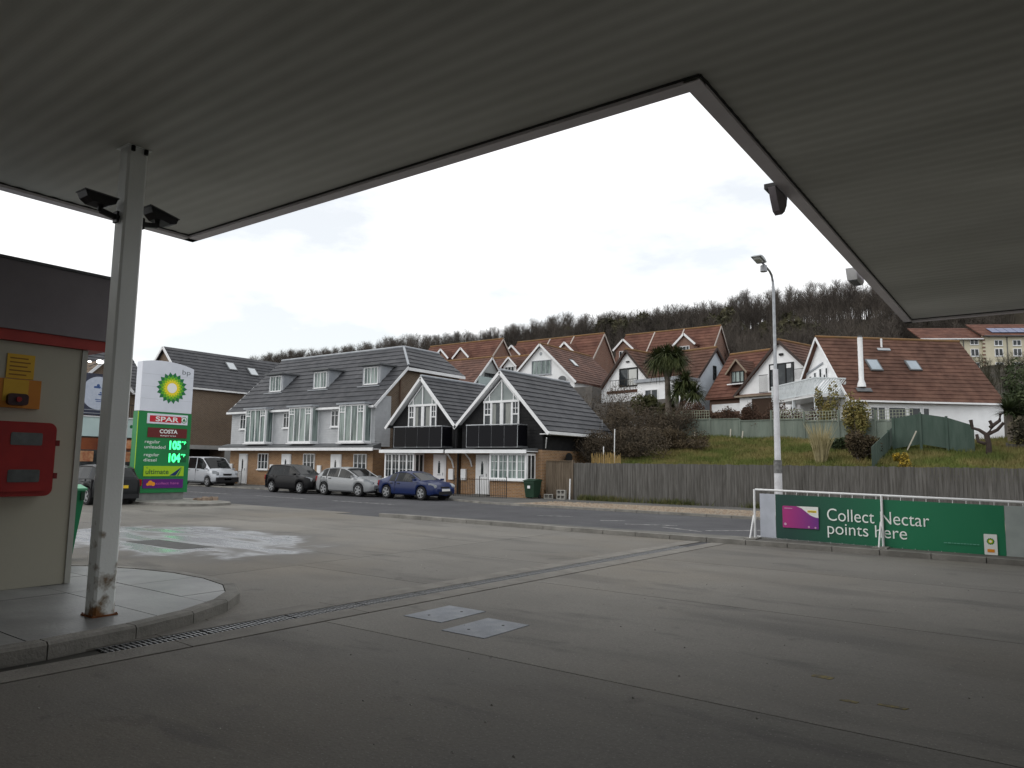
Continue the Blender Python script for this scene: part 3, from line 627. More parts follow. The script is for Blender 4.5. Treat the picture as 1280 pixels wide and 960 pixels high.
# rubble at the totem foot
mb = MB()
for k in range(16):
    x, y = -27.9+random.uniform(-.3, .5), 17.0+random.uniform(-.35, .3); s = random.uniform(.05, .14); mb.prism(F((x, y, .08), (math.cos(k), math.sin(k), 0), (-math.sin(k), math.cos(k), 0)), [(-s, 0), (s, 0), (s*.6, s*1.2), (-s*.7, s)], -s, s*.7)
mb.build('rubble_heap', mat('rubble', (.28, .2, .15), .9, (.16, .13, .1), 5), label='small heap of broken stone at the foot of the price totem', cat='rubble', kind=None)

# ================================================================ BANNER FENCE
BFm = F((0, 17.4, 0), X, -Y)
rl = thing('banner_railing', 'white tubular railing with slanted braces carrying the green banner', 'railing')
for x0, x1 in ((-5.54, -2.84), (-2.84, -.02), (-.02, 2.8)):
    mb = MB(); z0a, z1a = 1.215-.016*(x0+5.54), 1.215-.016*(x1+5.54)
    mb.tube([(x0, 17.4, z0a), (x1, 17.4, z1a)], .024, 8); mb.tube([(x0+.02, 17.4, .13-.012*(x0+5.5)), (x1-.02, 17.4, .13-.012*(x1+5.5))], .018, 8); mb.build('rail', white, rl, smooth=True)
for x0 in (-5.54, -2.84, -.02, 2.8):
    zt = 1.215-.016*(x0+5.54)
    MB().tube([(x0, 17.325, .08), (x0, 17.325, zt+.01)], .026, 8).build('post', white, rl, smooth=True)
    mb = MB(); mb.tube([(x0-.04, 17.38, .62), (x0-.05, 17.1, .09)], .02, 8); mb.build('brace', white, rl, smooth=True)
    MB().b3(x0-.16, x0+.12, 16.98, 17.5, .07, .11).build('foot_block', concrete, rl)
for x0 in (-2.84, -.02): MB().tube([(x0, 17.4, 1.215-.016*(x0+5.54)-.07), (x0, 17.4, 1.215-.016*(x0+5.54)+.0)], .031, 8).build('rusty_joint', rustm, rl)
base(rl, (-2.8, 17.4, .085))
bnm = bpy.data.materials.new('green banner gradient'); bnm.use_nodes = True; nt = bnm.node_tree; b = nt.nodes['Principled BSDF']; t_ = nt.nodes.new('ShaderNodeTexCoord'); s_ = nt.nodes.new('ShaderNodeSeparateXYZ'); r_ = nt.nodes.new('ShaderNodeMapRange'); r_.inputs[1].default_value = -1.9; r_.inputs[2].default_value = .5; x_ = nt.nodes.new('ShaderNodeMix'); x_.data_type = 'RGBA'
x_.inputs['A'].default_value = (.016, .062, .05, 1); x_.inputs['B'].default_value = (.014, .18, .085, 1); nt.links.new(t_.outputs['Object'], s_.inputs[0]); nt.links.new(s_.outputs[0], r_.inputs[0]); nt.links.new(r_.outputs[0], x_.inputs['Factor']); nt.links.new(x_.outputs['Result'], b.inputs['Base Color']); b.inputs['Roughness'].default_value = .45  # sheet colour runs from darker green at left to brighter at right
bn = thing('advert_banner', 'green loyalty card banner tied to the white railing beside the road', 'banner', (-2.87, 17.4, .085))
BB = F((0, -.03, -.085), X, -Y)      # local, x = world x + 2.87
def wav(a, b): return .006*math.sin(a*3.1+b*2)+.003*math.sin(a*9+b*5)
def cloth(a0, a1, b0, b1, M, name, c=0, na=40, nb=8):
    mb = MB()
    for i in range(na):
        for j in range(nb):
            A0, A1 = a0+(a1-a0)*i/na, a0+(a1-a0)*(i+1)/na; q = []
            for (a, t) in ((A0, j/nb), (A1, j/nb), (A1, (j+1)/nb), (A0, (j+1)/nb)):
                zt = b1-.016*(a-a0); zb = b0-.014*(a-a0); q.append(BB.p(a, zb+(zt-zb)*t, c+wav(a, t)))
            mb.poly(q)
    me = mb.build(name, M, bn, smooth=True); return me
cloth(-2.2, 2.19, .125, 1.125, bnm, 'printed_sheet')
cloth(-2.56, -2.205, .13, 1.13, mat('grey white sheet', (.50, .53, .60), .5, (.42, .45, .51), 3), 'white_end_panel', na=5)
cloth(2.195, 5.4, .06, 1.06, mat('pale grey sheet', (.36, .40, .39), .5, (.30, .34, .33), 3), 'white_end_panel', na=20)
wt = mat('white banner print', (.88, .93, .90), .45)
text('Collect Nectar', F(BB.p(-1.08, .59), (1, 0, -.014), -Y), .27, wt, bn, width=1.98, c=.014, bold=-.004)
text('points here', F(BB.p(-1.08, .30), (1, 0, -.014), -Y), .26, wt, bn, width=1.56, c=.014, bold=-.004)
cdm = bpy.data.materials.new('magenta card print'); cdm.use_nodes = True; nt = cdm.node_tree; b = nt.nodes['Principled BSDF']; t_ = nt.nodes.new('ShaderNodeTexCoord'); s_ = nt.nodes.new('ShaderNodeSeparateXYZ'); r_ = nt.nodes.new('ShaderNodeMapRange'); r_.inputs[1].default_value = -1.95; r_.inputs[2].default_value = -1.25; x_ = nt.nodes.new('ShaderNodeMix'); x_.data_type = 'RGBA'
x_.inputs['A'].default_value = (.40, .03, .20, 1); x_.inputs['B'].default_value = (.15, .03, .24, 1); nt.links.new(t_.outputs['Object'], s_.inputs[0]); nt.links.new(s_.outputs[0], r_.inputs[0]); nt.links.new(r_.outputs[0], x_.inputs['Factor']); nt.links.new(x_.outputs['Result'], b.inputs['Base Color'])
cd = MB().prism(BB, rr(-2.04, -1.26, .38, .87, .02), .02, .026).build('card_picture', cdm, bn)
sw = [(-1.73, .87), (-1.62, .83), (-1.52, .75), (-1.43, .68), (-1.35, .645), (-1.26, .63), (-1.26, .87)]
mb = MB(); mb.poly([BB.p(a, b, .029) for a, b in sw]); mb.build('white_sweep', prw, cd)
mb = MB(); mb.box(BB, -1.49, -1.30, .74, .79, .028, .031); mb.build('logo_block', ypr, cd); text('nectar', F(BB.p(-1.48, .75), X, -Y), .04, purple, cd, width=.17, c=.034)
mb = MB(); mb.box(BB, -2.0, -1.82, .81, .825, .026, .029); disc(mb, BB, -1.98, .46, .03, .029, 12); disc(mb, BB, -1.47, .42, .022, .029, 12); disc(mb, BB, -1.33, .41, .022, .029, 12); mb.build('small_print', mat('pale pink print', (.6, .35, .5), .5), cd)
lc = MB().prism(BB, rr(1.83, 2.05, .09, .49, .015), .02, .026).build('logo_card', prw, bn)
helios(F(BB.p(0, 0, .027), X, -Y), 1.94, .35, .07, lc, .0008, 12); MB().box(BB, 1.88, 2.0, .14, .2, .027, .030).build('logo_block', orp, lc)
mb = MB()
a = 1.14
while a < 1.74: w = random.uniform(.02, .06); mb.box(BB, a, a+w, .262, .277, .02, .024); a += w+.014
mb.build('small_print', mat('faint green print', (.15, .4, .3), .5), bn)
ti = MB()
for k in range(26):
    a = -2.2+k*.235; ti.tube([BB.p(a, 1.12-.016*(a+2.2), 0), BB.p(a, 1.205-.016*(a+2.2)+0.02, -.03)], .006, 5); ti.tube([BB.p(a, .13-.012*(a+2.2), .01), BB.p(a, .095-.006*(a+2.2), -.03)], .006, 5)
ti.build('cable_tie', white, bn, kind='stuff')

# ================================================================ LAMP POST
lp = thing('street_lamp', 'tall white street lamp with bent arm over the road', 'street lamp', (-7.62, 26.5, .06))
wm = mat('white painted steel', (.66, .67, .70), .4, (.52, .52, .54), 3, bump=.1, big=.1)
MB().tube([(0, 0, 0), (0, 0, 1.95)], [.14, .135], 16).build('base_column', wm, lp, smooth=30)
MB().tube([(0, 0, 1.5), (0, 0, 1.95)], .142, 16).build('band', mat('grey band', (.2, .2, .2), .6, (.1, .1, .1), 8), lp, smooth=30)
MB().tube([(0, 0, 1.96), (0, 0, 5.2)], [.11, .092], 16).build('lower_shaft', wm, lp, smooth=30)
arm = [(0, 0, 5.2), (0, 0, 8.15), (0, -.05, 8.42), (0, -.18, 8.62), (0, -.42, 8.72), (0, -.85, 8.78), (0, -1.35, 8.84)]
MB().tube(arm, [.062, .05, .045, .042, .04, .038, .036], 12).build('arm', galv, lp, smooth=40)
hf = F((0, -1.3, 8.82), (0, -1, .10), X)
mb = MB(); prof = [(0, .03), (.12, .08), (.3, .11), (.5, .10), (.66, .03), (.68, -.01), (.0, -.03)]
for s0, s1, k in ((-.17, -.12, .75), (-.12, .12, 1), (.12, .17, .75)): mb.prism(hf, [(a, b*k) for a, b in prof], s0, s1)
hd = mb.build('lamp_head', mat('grey lamp head', (.25, .27, .28), .4, (.32, .34, .35), 5), lp)
mb = MB(); mb.prism(hf, [(.16, -.015), (.62, -.0), (.55, -.07), (.25, -.08)], -.11, .11); mb.build('lens', mat('pale lens', (.5, .52, .5), .1), hd)
MB().tube([(0, -1.1, 8.76), (0, -1.1, 8.54)], [.11, .12], 14).build('shield', mat('grey cowl', (.35, .36, .38), .5), lp, smooth=30)

# ================================================================ CARS
tyre = mat('tyre rubber', (.018, .018, .019), .8, bump=.2); rimm = mat('alloy rim', (.42, .43, .45), .3, (.3, .31, .32), 9, metal=.7)
cg = mat('car glass', (.006, .007, .008), .05, (.014, .016, .017), 3, spec=.2); trim = mat('black trim', (.018, .018, .02), .6); lampc = mat('headlamp glass', (.30, .32, .34), .1, (.24, .26, .28), 4, spec=.4); lampr = mat('red lamp glass', (.25, .01, .01), .15)
plw = mat('white plate', (.7, .7, .68), .5); ply = mat('yellow plate', (.7, .47, .03), .5)
def car(name, label, paint, L, Wd, top, belt, wx, wr, gl, sideg, roofw=.76, sill=.22, nose=.72, tail=.85, group=None, plate='', lamp=(.66, .16, .5), facing=1, grille=True, roofm=None):
    """top/belt: (x, z) profiles front at +L/2; gl=(windscreen x0,x1, rear x0,x1); sideg=list of (x0,x1) side panes"""
    t = thing(name, label, 'car' if name != 'van' else 'van', group=group); hw = Wd/2
    xs = set(np.linspace(-L/2, L/2, 30).tolist())
    for w in wx: xs |= set((w+(wr+.05)*np.cos(np.linspace(0, math.pi, 11))).tolist())
    for a in list(gl)+[q for s in sideg for q in s]: xs.add(a)
    for a in (-L/2+.03, -L/2+.1, L/2-.03, L/2-.1): xs.add(a)
    xs = sorted(xs); xs2 = [xs[0]]
    for a in xs[1:]:
        if a-xs2[-1] > .012: xs2.append(a)
    xs = xs2; ft = lambda x: float(np.interp(x, *zip(*top))); fb = lambda x: float(np.interp(x, *zip(*belt)))
    rings = []
    for x in xs:
        u = abs(x)/(L/2); end = nose if x > 0 else tail
        w = hw*(1-(1-end)*max(0, (u-.62)/.38)**2.2)*(1-.10*max(0, (u-.93)/.07)**2); zt = ft(x); zb = min(fb(x), zt-.02); zs = sill+.10*max(0, (u-.85)/.15)
        for c in wx:
            d = (wr+.05)**2-(x-c)**2
            if d > 0: zs = max(zs, wr-.01+math.sqrt(d))
        zs = min(zs, zb-.05); gh = max(0, min(1, (zt-zb)/.25)); wrf = w*(roofw*gh+.84*(1-gh))
        pts = [(0, max(sill, .2)), (w*.9, zs)]
        for tt, yy in ((.10, .975), (.35, 1.0), (.62, .995), (.85, .975), (1, .945)): pts.append((w*yy, zs+(zb-zs)*tt))
        wb = w*.93; pts += [(wb+(wrf-wb)*.5, zb+(zt-.07*gh-zb)*.55), (wrf, zt-.05*gh-.012), (wrf*.82, zt-.012), (0, zt+.006)]
        rings.append(pts)
    nr = len(rings[0]); B = MB(); G = {'windscreen': MB(), 'rear_window': MB()}; sg = [MB() for _ in sideg]*1; sg2 = [MB() for _ in sideg]
    bodyv = [(x, s*p[0], p[1]) for x, r_ in zip(xs, rings) for s in (-1, 1) for p in r_]
    B.v = bodyv; idx = lambda i, s, k: i*2*nr+(0 if s < 0 else nr)+k
    for i in range(len(xs)-1):
        xm = (xs[i]+xs[i+1])/2; gh = ft(xm)-min(fb(xm), ft(xm)-.02)
        for s in (-1, 1):
            for k in range(nr-1):
                q = [idx(i, s, k), idx(i+1, s, k), idx(i+1, s, k+1), idx(i, s, k+1)]; dest = None
                if k in (6, 7) and gh > .1:
                    for n_, (a, b_) in enumerate(sideg):
                        if a < xm < b_: dest = (sg if s < 0 else sg2)[n_]
                if k in (8, 9):
                    if gl[0] < xm < gl[1]: dest = G['windscreen']
                    if gl[2] < xm < gl[3]: dest = G['rear_window']
                if dest is not None: dest.poly([bodyv[j] for j in q])
                elif roofm and k in (8, 9) and gl[3] <= xm <= gl[0]: B.f.append(tuple(q)); B.m.append(1)
                else: B.f.append(tuple(q)); B.m.append(0)
    for i in (0, len(xs)-1):
        q = [idx(i, -1, k) for k in range(nr)]+[idx(i, 1, k) for k in range(nr-1, -1, -1)]; B.f.append(tuple(q)); B.m.append(0)
    B.mats = [paint, roofm] if roofm else []
    B.build('body', paint, t, smooth=32)
    for k, v in G.items():
        if v.f: v.build(k, cg, t)
    for v in sg+sg2:
        if v.f: v.build('side_window', cg, t)
    for s in (-1, 1):
        pp = [(x, s*r_[8][0], r_[8][1]+.004) for x, r_ in zip(xs, rings) if gl[3]-.05 <= x <= gl[1]]
        MB().tube(pp[::2]+[pp[-1]], .026, 6).build('window_pillar', paint, t, smooth=True)
        ww = [(x, s*(r_[6][0]+.004), r_[6][1]) for x, r_ in zip(xs, rings) if sideg[0][0] <= x <= max(q[1] for q in sideg)] if name != 'van' else []
        if ww: MB().tube(ww[::2]+[ww[-1]], .012, 5).build('window_trim', trim, t)
    mb = MB(); mb.b3(-L/2+.3, L/2-.3, -hw+.2, hw-.2, .19, .52)
    for c in wx:
        for s in (-1, 1): mb.tube([(c, s*(hw-.32), wr), (c, s*(hw-.26), wr)], wr+.04, 16)
    mb.build('underbody', trim, t)
    for c in wx:
        for s in (-1, 1):
            w = MB(); y0, y1 = s*(hw-.21), s*(hw-.015)
            w.tube([(c, y0, wr), (c, y1-s*.02, wr), (c, y1, wr)], [wr, wr, wr-.03], 20)
            wo_ = w.build('wheel', tyre, t, smooth=30)
            r = MB(); r.tube([(c, y1-s*.01, wr), (c, y1+s*.004, wr)], [wr*.66, wr*.64], 20, trim); 
            for k in range(5):
                a = 2*math.pi*k/5+c; r.bar((c+math.cos(a)*wr*.08, y1+s*.008, wr+math.sin(a)*wr*.08), (c+math.cos(a)*wr*.62, y1+s*.008, wr+math.sin(a)*wr*.62), .075 if False else .02, .075, rimm)
            r.tube([(c, y1+s*.0, wr), (c, y1+s*.02, wr)], wr*.16, 10, rimm)
            n = 20
            for k in range(n):
                a0, a1 = 2*math.pi*k/n, 2*math.pi*(k+1)/n; r.poly([(c+math.cos(a)*q, y1+s*.012, wr+math.sin(a)*q) for a, q in ((a0, wr*.6), (a1, wr*.6), (a1, wr*.68), (a0, wr*.68))], rimm)
            r.build('rim', rimm, wo_)
    lz, lh, ll = lamp
    def side_y(x, z):
        i = min(range(len(xs)), key=lambda j: abs(xs[j]-x)); return max(p[0] for p in rings[i])
    for s in (-1, 1):
        yl_ = side_y(L/2-.1, lz); m_ = MB(); m_.prism(F((L/2-.06, s*(yl_-.07), lz), (-.9, s*.42, .28), (.42, s*.9, 0)), rr(-.03, ll*.8, -lh*.42, lh*.42, .05, 3), -.14, .016); m_.build('headlight', lampc, t, smooth=30)
        yt = side_y(-L/2+.1, lz); m_ = MB(); m_.prism(F((-L/2+.06, s*(yt-.13), belt[0][1]-.12 if name != 'van' else 1.0), (.25, s*.6, 0), (-.6, s*.4, 0)), rr(-.07, .17, -.14, .12, .03, 3), -.08, .03); m_.build('tail_light', lampr, t, smooth=30)
        xm = gl[1]-.12; m_ = MB(); zz = fb(xm)+.1; m_.b3(xm-.07, xm+.05, min(s*(hw-.03), s*(hw+.13)), max(s*(hw-.03), s*(hw+.13)), zz-.05, zz+.05); m_.build('door_mirror', paint, t)
        for a, b_ in sideg[:2]:
            m_ = MB(); xh = a+.14; zh = fb(xh)-.12; m_.b3(xh, xh+.17, min(s*hw*.97, s*(hw*.98+.03)), max(s*hw*.97, s*(hw*.98+.03)), zh, zh+.03); m_.build('door_handle', trim, t)
            m_ = MB(); ye = hw*1.003; m_.b3(a-.015, a-.005, min(s*hw*.9, s*ye), max(s*hw*.9, s*ye), sill+.12, fb(a)-.02); m_.build('door_seam', trim, t)
    if grille:
        m_ = MB(); m_.b3(L/2-.2, L/2+.005, -hw*.5, hw*.5, .27, .42); m_.b3(L/2-.2, L/2-.012, -hw*.3, hw*.3, lz-.10, lz-.0); m_.build('grille', trim, t)
    MB().b3(L/2-.03, L/2+.03, -.26, .26, .43, .54).build('number_plate', plw, t)
    pr_ = MB().b3(-L/2-.03, -L/2+.03, -.26, .26, .62 if name != 'van' else .5, .73 if name != 'van' else .61).build('number_plate', ply, t)
    MB().b3(-L/2-.015, -L/2+.2, -hw*.78, hw*.78, .24, .4).build('rear_bumper_insert', trim, t)
    return t
blackp = mat('black car paint', (.005, .005, .006), .35, coat=.08, spec=.2); silverp = mat('silver car paint', (.27, .28, .29), .35, coat=.35, metal=.3); bluep = mat('blue car paint', (.006, .016, .075), .32, coat=.15, spec=.3); vanp = mat('silver van paint', (.40, .42, .45), .35, coat=.5, metal=.3)
c1 = car('parked_car', 'black compact people carrier parked first in the row before the terrace', blackp, 4.02, 1.72, [(-2.01, .95), (-1.93, 1.12), (-1.72, 1.42), (-1.45, 1.53), (-.6, 1.56), (.25, 1.50), (1.05, 1.04), (1.6, .95), (1.9, .82), (2.01, .68)], [(-2.01, .95), (-1.2, .97), (1.0, .92), (2.01, .9)], (-1.2, 1.26), .31, (.27, 1.02, -1.93, -1.52), ((-1.72, -1.1), (-1.05, -.28), (-.22, .72)), lamp=(.74, .2, .42))
c1.location = (-33.95, 26.28, 0)
c2 = car('parked_car', 'silver hatchback parked between the black and the blue car', silverp, 4.3, 1.78, [(-2.15, .88), (-2.1, 1.0), (-1.82, 1.24), (-1.35, 1.42), (-.5, 1.48), (.2, 1.42), (1.12, .99), (1.65, .88), (1.98, .74), (2.15, .6)], [(-2.15, .98), (-1.2, 1.0), (.9, .9), (2.15, .86)], (-1.33, 1.31), .325, (.22, 1.08, -2.08, -1.7), ((-1.55, -1.15), (-1.1, -.28), (-.22, .75)), lamp=(.70, .17, .6))
c2.location = (-29.35, 26.3, 0)
c3 = car('parked_car', 'small blue two door coupe parked last, in front of the black gabled house', bluep, 4.04, 1.76, [(-2.02, .82), (-1.9, .93), (-1.55, 1.04), (-1.1, 1.22), (-.6, 1.33), (-.1, 1.34), (.3, 1.27), (1.0, .92), (1.5, .85), (1.85, .72), (2.02, .55)], [(-2.02, .86), (-1.2, .86), (.8, .84), (2.02, .8)], (-1.2, 1.22), .32, (.3, .98, -1.6, -.85), ((-1.05, -.62), (-.56, .62)), roofw=.68, nose=.74, tail=.78, lamp=(.64, .16, .45), plate='')
c3.location = (-24.85, 26.28, 0); c3.rotation_euler.z = R(-3)
c4 = car('parked_car', 'black car seen from behind beside the price totem, half hidden by the column', mat('dark grey car paint', (.005, .006, .007), .35, coat=.08, spec=.2), 4.1, 1.76, [(-2.05, .92), (-1.98, 1.05), (-1.66, 1.38), (-1.2, 1.48), (-.5, 1.49), (.2, 1.42), (1.05, .98), (1.6, .9), (1.9, .75), (2.05, .6)], [(-2.05, .95), (-1.2, .96), (.9, .9), (2.05, .86)], (-1.27, 1.27), .32, (.22, 1.02, -1.98, -1.6), ((-1.62, -1.15), (-1.1, -.28), (-.22, .72)))
c4.location = (-29.95, 13.62, 0); c4.rotation_euler.z = math.pi
vn = car('van', 'silver panel van parked by the garage behind the price totem', vanp, 4.8, 1.9, [(-2.4, 1.80), (-2.34, 1.9), (-1.8, 1.96), (.3, 1.96), (.75, 1.88), (1.55, 1.20), (2.0, 1.05), (2.28, .85), (2.4, .65)], [(-2.4, 1.2), (.6, 1.15), (1.5, 1.05), (2.4, 1.0)], (-1.5, 1.5), .33, (.72, 1.58, -2.39, -2.36), ((.12, 1.18), (-.9, .02)), roofw=.86, nose=.82, tail=.98, sill=.28, lamp=(.86, .24, .5))
vn.location = (-45.9, 28.1, .0)
MB().b3(2.3, 2.43, -.8, .8, .3, .62).build('front_bumper', trim, vn)
# red thing glimpsed between the cars
t = thing('storage_box', 'small red box glimpsed between the silver and the blue car', 'box', (-27.9, 29.9, .06)); MB().b3(-.35, .35, -.25, .25, 0, .82).build('body', mat('bright red plastic', (.5, .02, .03), .5), t); MB().b3(-.38, .38, -.28, .28, .82, .88).build('lid', redp, t)

# ================================================================ GREY TERRACE
tr = thing('terraced_house_row', 'grey weatherboarded terrace of three houses with tall bay windows and dormers', 'building')
FF = F((0, 31.15, 0), X, -Y)
MB().b3(-48.1, -33.15, 31.17, 39.1, 0, 2.62).build('ground_floor_wall', brick, tr)
mb = MB(); mb.prism(F((0, 0, 0), Y, X), [(31.2, 2.6), (39.1, 2.6), (39.1, 7.72), (33.75, 7.72), (31.2, 5.25)], -48.05, -33.12); mb.build('brick_wall', brick3, tr)
mb = MB(); mb.b3(-48.1, -33.1, 31.16, 31.22, 2.7, 5.3); lap(mb, FF, -48.1, -33.02, 2.72, 5.22, .16)
lap(mb, F((-33.1, 0, 0), Y, X), 31.13, 32.5, 2.72, 5.9, .16, edge=lambda z: (31.13+max(0, (z-5.25)/.967), 32.5)); mb.b3(-33.12, -33.07, 31.13, 31.2, 2.7, 5.22)
mb.build('weatherboard_cladding', board_grey, tr)
mb = MB(); roof_slope(mb, (-48.35, 30.9, 5.22), (-32.85, 30.9, 5.22), (-32.85, 33.72, 7.95), (-48.35, 33.72, 7.95), 8, .06); roof_slope(mb, (-48.35, 33.72, 7.95), (-32.85, 33.72, 7.95), (-35, 35.4, 9.57), (-48.35, 35.4, 9.57), 5, .06)
roof_slope(mb, (-32.85, 33.72, 7.95), (-32.85, 39.4, 7.85), (-35, 39.0, 9.57), (-35, 35.4, 9.57), 5, .06); roof_slope(mb, (-32.85, 39.4, 5.9), (-48.35, 39.4, 5.9), (-48.35, 35.4, 9.57), (-35, 35.4, 9.57), 6, .06)
mb.prism(F((0, 0, 0), Y, X), [(31.2, 5.3), (35.4, 9.4), (39.2, 6)], -48.2, -48.1)
mb.build('roof', slate, tr)
mb = MB(); mb.tube([(-48.35, 35.4, 9.63), (-35, 35.4, 9.63)], .09, 8); mb.tube([(-35, 35.4, 9.63), (-35, 39, 9.63)], .09, 8); mb.tube([(-35, 35.4, 9.63), (-32.85, 33.72, 8.02)], .08, 8); mb.build('ridge_tiles', leadgrey, tr)
MB().bar((-32.84, 30.88, 5.14), (-32.84, 33.72, 7.87), .05, .16).build('bargeboard', white, tr); MB().bar((-48.36, 30.88, 5.14), (-48.36, 33.72, 7.87), .05, .16).build('bargeboard', white, tr); MB().b3(-32.88, -32.80, 33.7, 39.4, 7.68, 7.88).build('side_gutter', white, tr)
mb = MB(); mb.b3(-48.35, -32.87, 30.8, 30.9, 5.08, 5.22); mb.build('gutter', white, tr); mb = MB()
mb.b3(-48.3, -32.9, 30.92, 31.14, 5.06, 5.12); mb.build('soffit_board', white, tr)
MB().tube([(-33.02, 33.2, 2.7), (-33.02, 33.2, 7.2)], .05, 8).build('downpipe', mat('brown downpipe', (.10, .06, .04), .5), tr)
mb = MB(); mb.prism(F((0, 0, 0), Y, X), [(30.5, 2.58), (31.16, 2.58), (31.16, 2.92), (30.5, 2.74)], -48.5, -32.45); mb.build('porch_roof', darkgrey, tr)
mb = MB(); mb.b3(-48.52, -32.43, 30.44, 30.5, 2.44, 2.62); mb.b3(-48.5, -32.45, 30.5, 31.15, 2.5, 2.575); mb.build('porch_fascia', white, tr)
DR = [(-46.9, ), (-42.0, ), (-36.95, )]; WN = [-44.65, -39.7, -34.8]; PB = [-45.45, -40.6, -35.62]; DM = [-45.6, -40.62, -35.62]; SW = [-47.0, -42.0, -37.05]
for k in range(3):
    door(tr, F((DR[k][0], 31.15, .1), X, -Y), 1.0, 2.12)
    window(tr, F((WN[k], 31.15, 1.15), X, -Y), 1.15, 1.1, 3, 1, name='window', bars=[(.05, .52, 1.1, .545)])
    MB().box(F((DR[k][0]-.05, 31.15, 0), X, -Y), 0, 1.1, .02, .1, 0, .3).build('doorstep', concrete, tr)
    x0, x1, yb, z0, z1 = PB[k], PB[k]+2.3, 30.5, 2.95, 5.3
    bay = MB(); bf = F((x0, yb, z0), X, -Y); h = z1-z0; w = x1-x0
    bay.box(bf, 0, w, 0, .1, -.06, .03); bay.box(bf, 0, w, h-.1, h, -.06, .03); bay.box(bf, 0, .09, .1, h-.1, -.06, .029); bay.box(bf, w-.09, w, .1, h-.1, -.06, .029); 
    for i in (1, 2, 3): bay.box(bf, w*i/4-.035, w*i/4+.035, .1, h-.1, -.06, .026)
    for i in (0, 3):
        bay.box(bf, w*i/4+.05, w*(i+1)/4-.05, h-.5, h-.44, -.05, .02); bay.box(bf, w*i/4+.23, w*i/4+.27, h-.45, h-.1, -.05, .018); bay.box(bf, w*i/4+.05, w*(i+1)/4-.05, h-.3, h-.27, -.05, .016)
    sf = F((x1, yb, z0), Y, X)
    bay.box(sf, .062, .64, 0, .1, -.05, .0); bay.box(sf, .062, .64, h-.1, h, -.05, .0); bay.box(sf, .56, .64, .1, h-.1, -.05, -.001); bay.box(sf, .062, .12, .1, h-.1, -.05, -.001)
    sf2 = F((x0, yb, z0), Y, -X); bay.box(sf2, .062, .64, 0, .1, -.05, .0); bay.box(sf2, .062, .64, h-.1, h, -.05, .0); bay.box(sf2, .56, .64, .1, h-.1, -.05, -.001)
    bay.b3(x0-.12, x1+.12, yb-.08, 31.1, z0-.08, z0-.01)
    bw = bay.build('bay_window', white, tr)
    for i in range(4): MB().box(bf, w*i/4+.03, w*(i+1)/4-.03, .09, h-.09, -.04, -.02).build('pane', curtain, bw)
    MB().box(sf, .1, .6, .09, h-.09, -.04, -.02).build('pane', curtain, bw); MB().box(sf2, .1, .6, .09, h-.09, -.04, -.02).build('pane', curtain, bw)
    MB().b3(x0-.15, x1+.15, yb-.14, 31.1, z1, z1+.1).build('bay_roof', leadgrey, tr)
    window(tr, F((SW[k], 31.13, 3.98), X, -Y), .72, 1.05, 2, 1, name='window', bars=[(.04, .7, .68, .73)])
    # dormer
    dx0, dx1 = DM[k]-.16, DM[k]+1.48; zr_, zs_ = 7.98, 6.72; yf = 32.5
    mb = MB(); mb.prism(F((0, 0, 0), Y, X), [(yf, 6.6), (yf, zr_), (yf+1.4, zr_)], dx0, dx1); dd = mb.build('dormer', leadgrey, tr)
    mb = MB(); mb.b3(dx0-.22, dx1+.22, yf-.28, yf+1.5, zr_, zr_+.1); mb.build('dormer_roof', darkgrey, dd)
    MB().b3(dx0-.2, dx1+.2, yf-.30, yf-.02, 6.58, 6.64).build('lead_apron', leadgrey, dd)
    window(tr, F((DM[k], yf, 6.76), X, -Y), 1.3, 1.12, 2, 1, G=curtain, name='dormer_window', bars=[(.32, .05, .35, 1.05), (.95, .05, .98, 1.05)])
for x0 in (-48.0, -43.2, -38.2): MB().box(F((x0, 31.15, .9), X, -Y), 0, .35, 0, .6, 0, .1).build('meter_box', white, tr)
base(tr, (-40.6, 31.15, 0))
def railing(name, label, p0, p1, h=.95, gap=.11, z=.06, grp=None):
    t = thing(name, label, 'railing', group=grp); p0, p1 = Vector(p0), Vector(p1); d = p1-p0; n = int(d.length/gap)
    mb = MB(); mb.bar((p0.x, p0.y, z+.12), (p1.x, p1.y, z+.12), .03, .02); mb.bar((p0.x, p0.y, z+h-.06), (p1.x, p1.y, z+h-.06), .03, .02); mb.build('rail', blackmetal, t)
    for i in range(n+1):
        q = p0+d*i/n; big = i in (0, n, n//2); MB().tube([(q.x, q.y, z), (q.x, q.y, z+h+(.12 if big else 0))], .022 if big else .010, 5).build('post' if big else 'baluster', blackmetal, t)
    base(t, (p0.x, p0.y, z)); return t
railing('railing', 'black iron railing before the door of the leftmost grey house', (-47.8, 30.5), (-45.6, 30.5))
railing('railing', 'black iron railing before the white door and bay of the right black house', (-25.0, 29.3), (-21.6, 29.3))
railing('railing', 'short black iron railing behind the blue car before the left black house door', (-28.9, 29.6), (-27.0, 29.6))

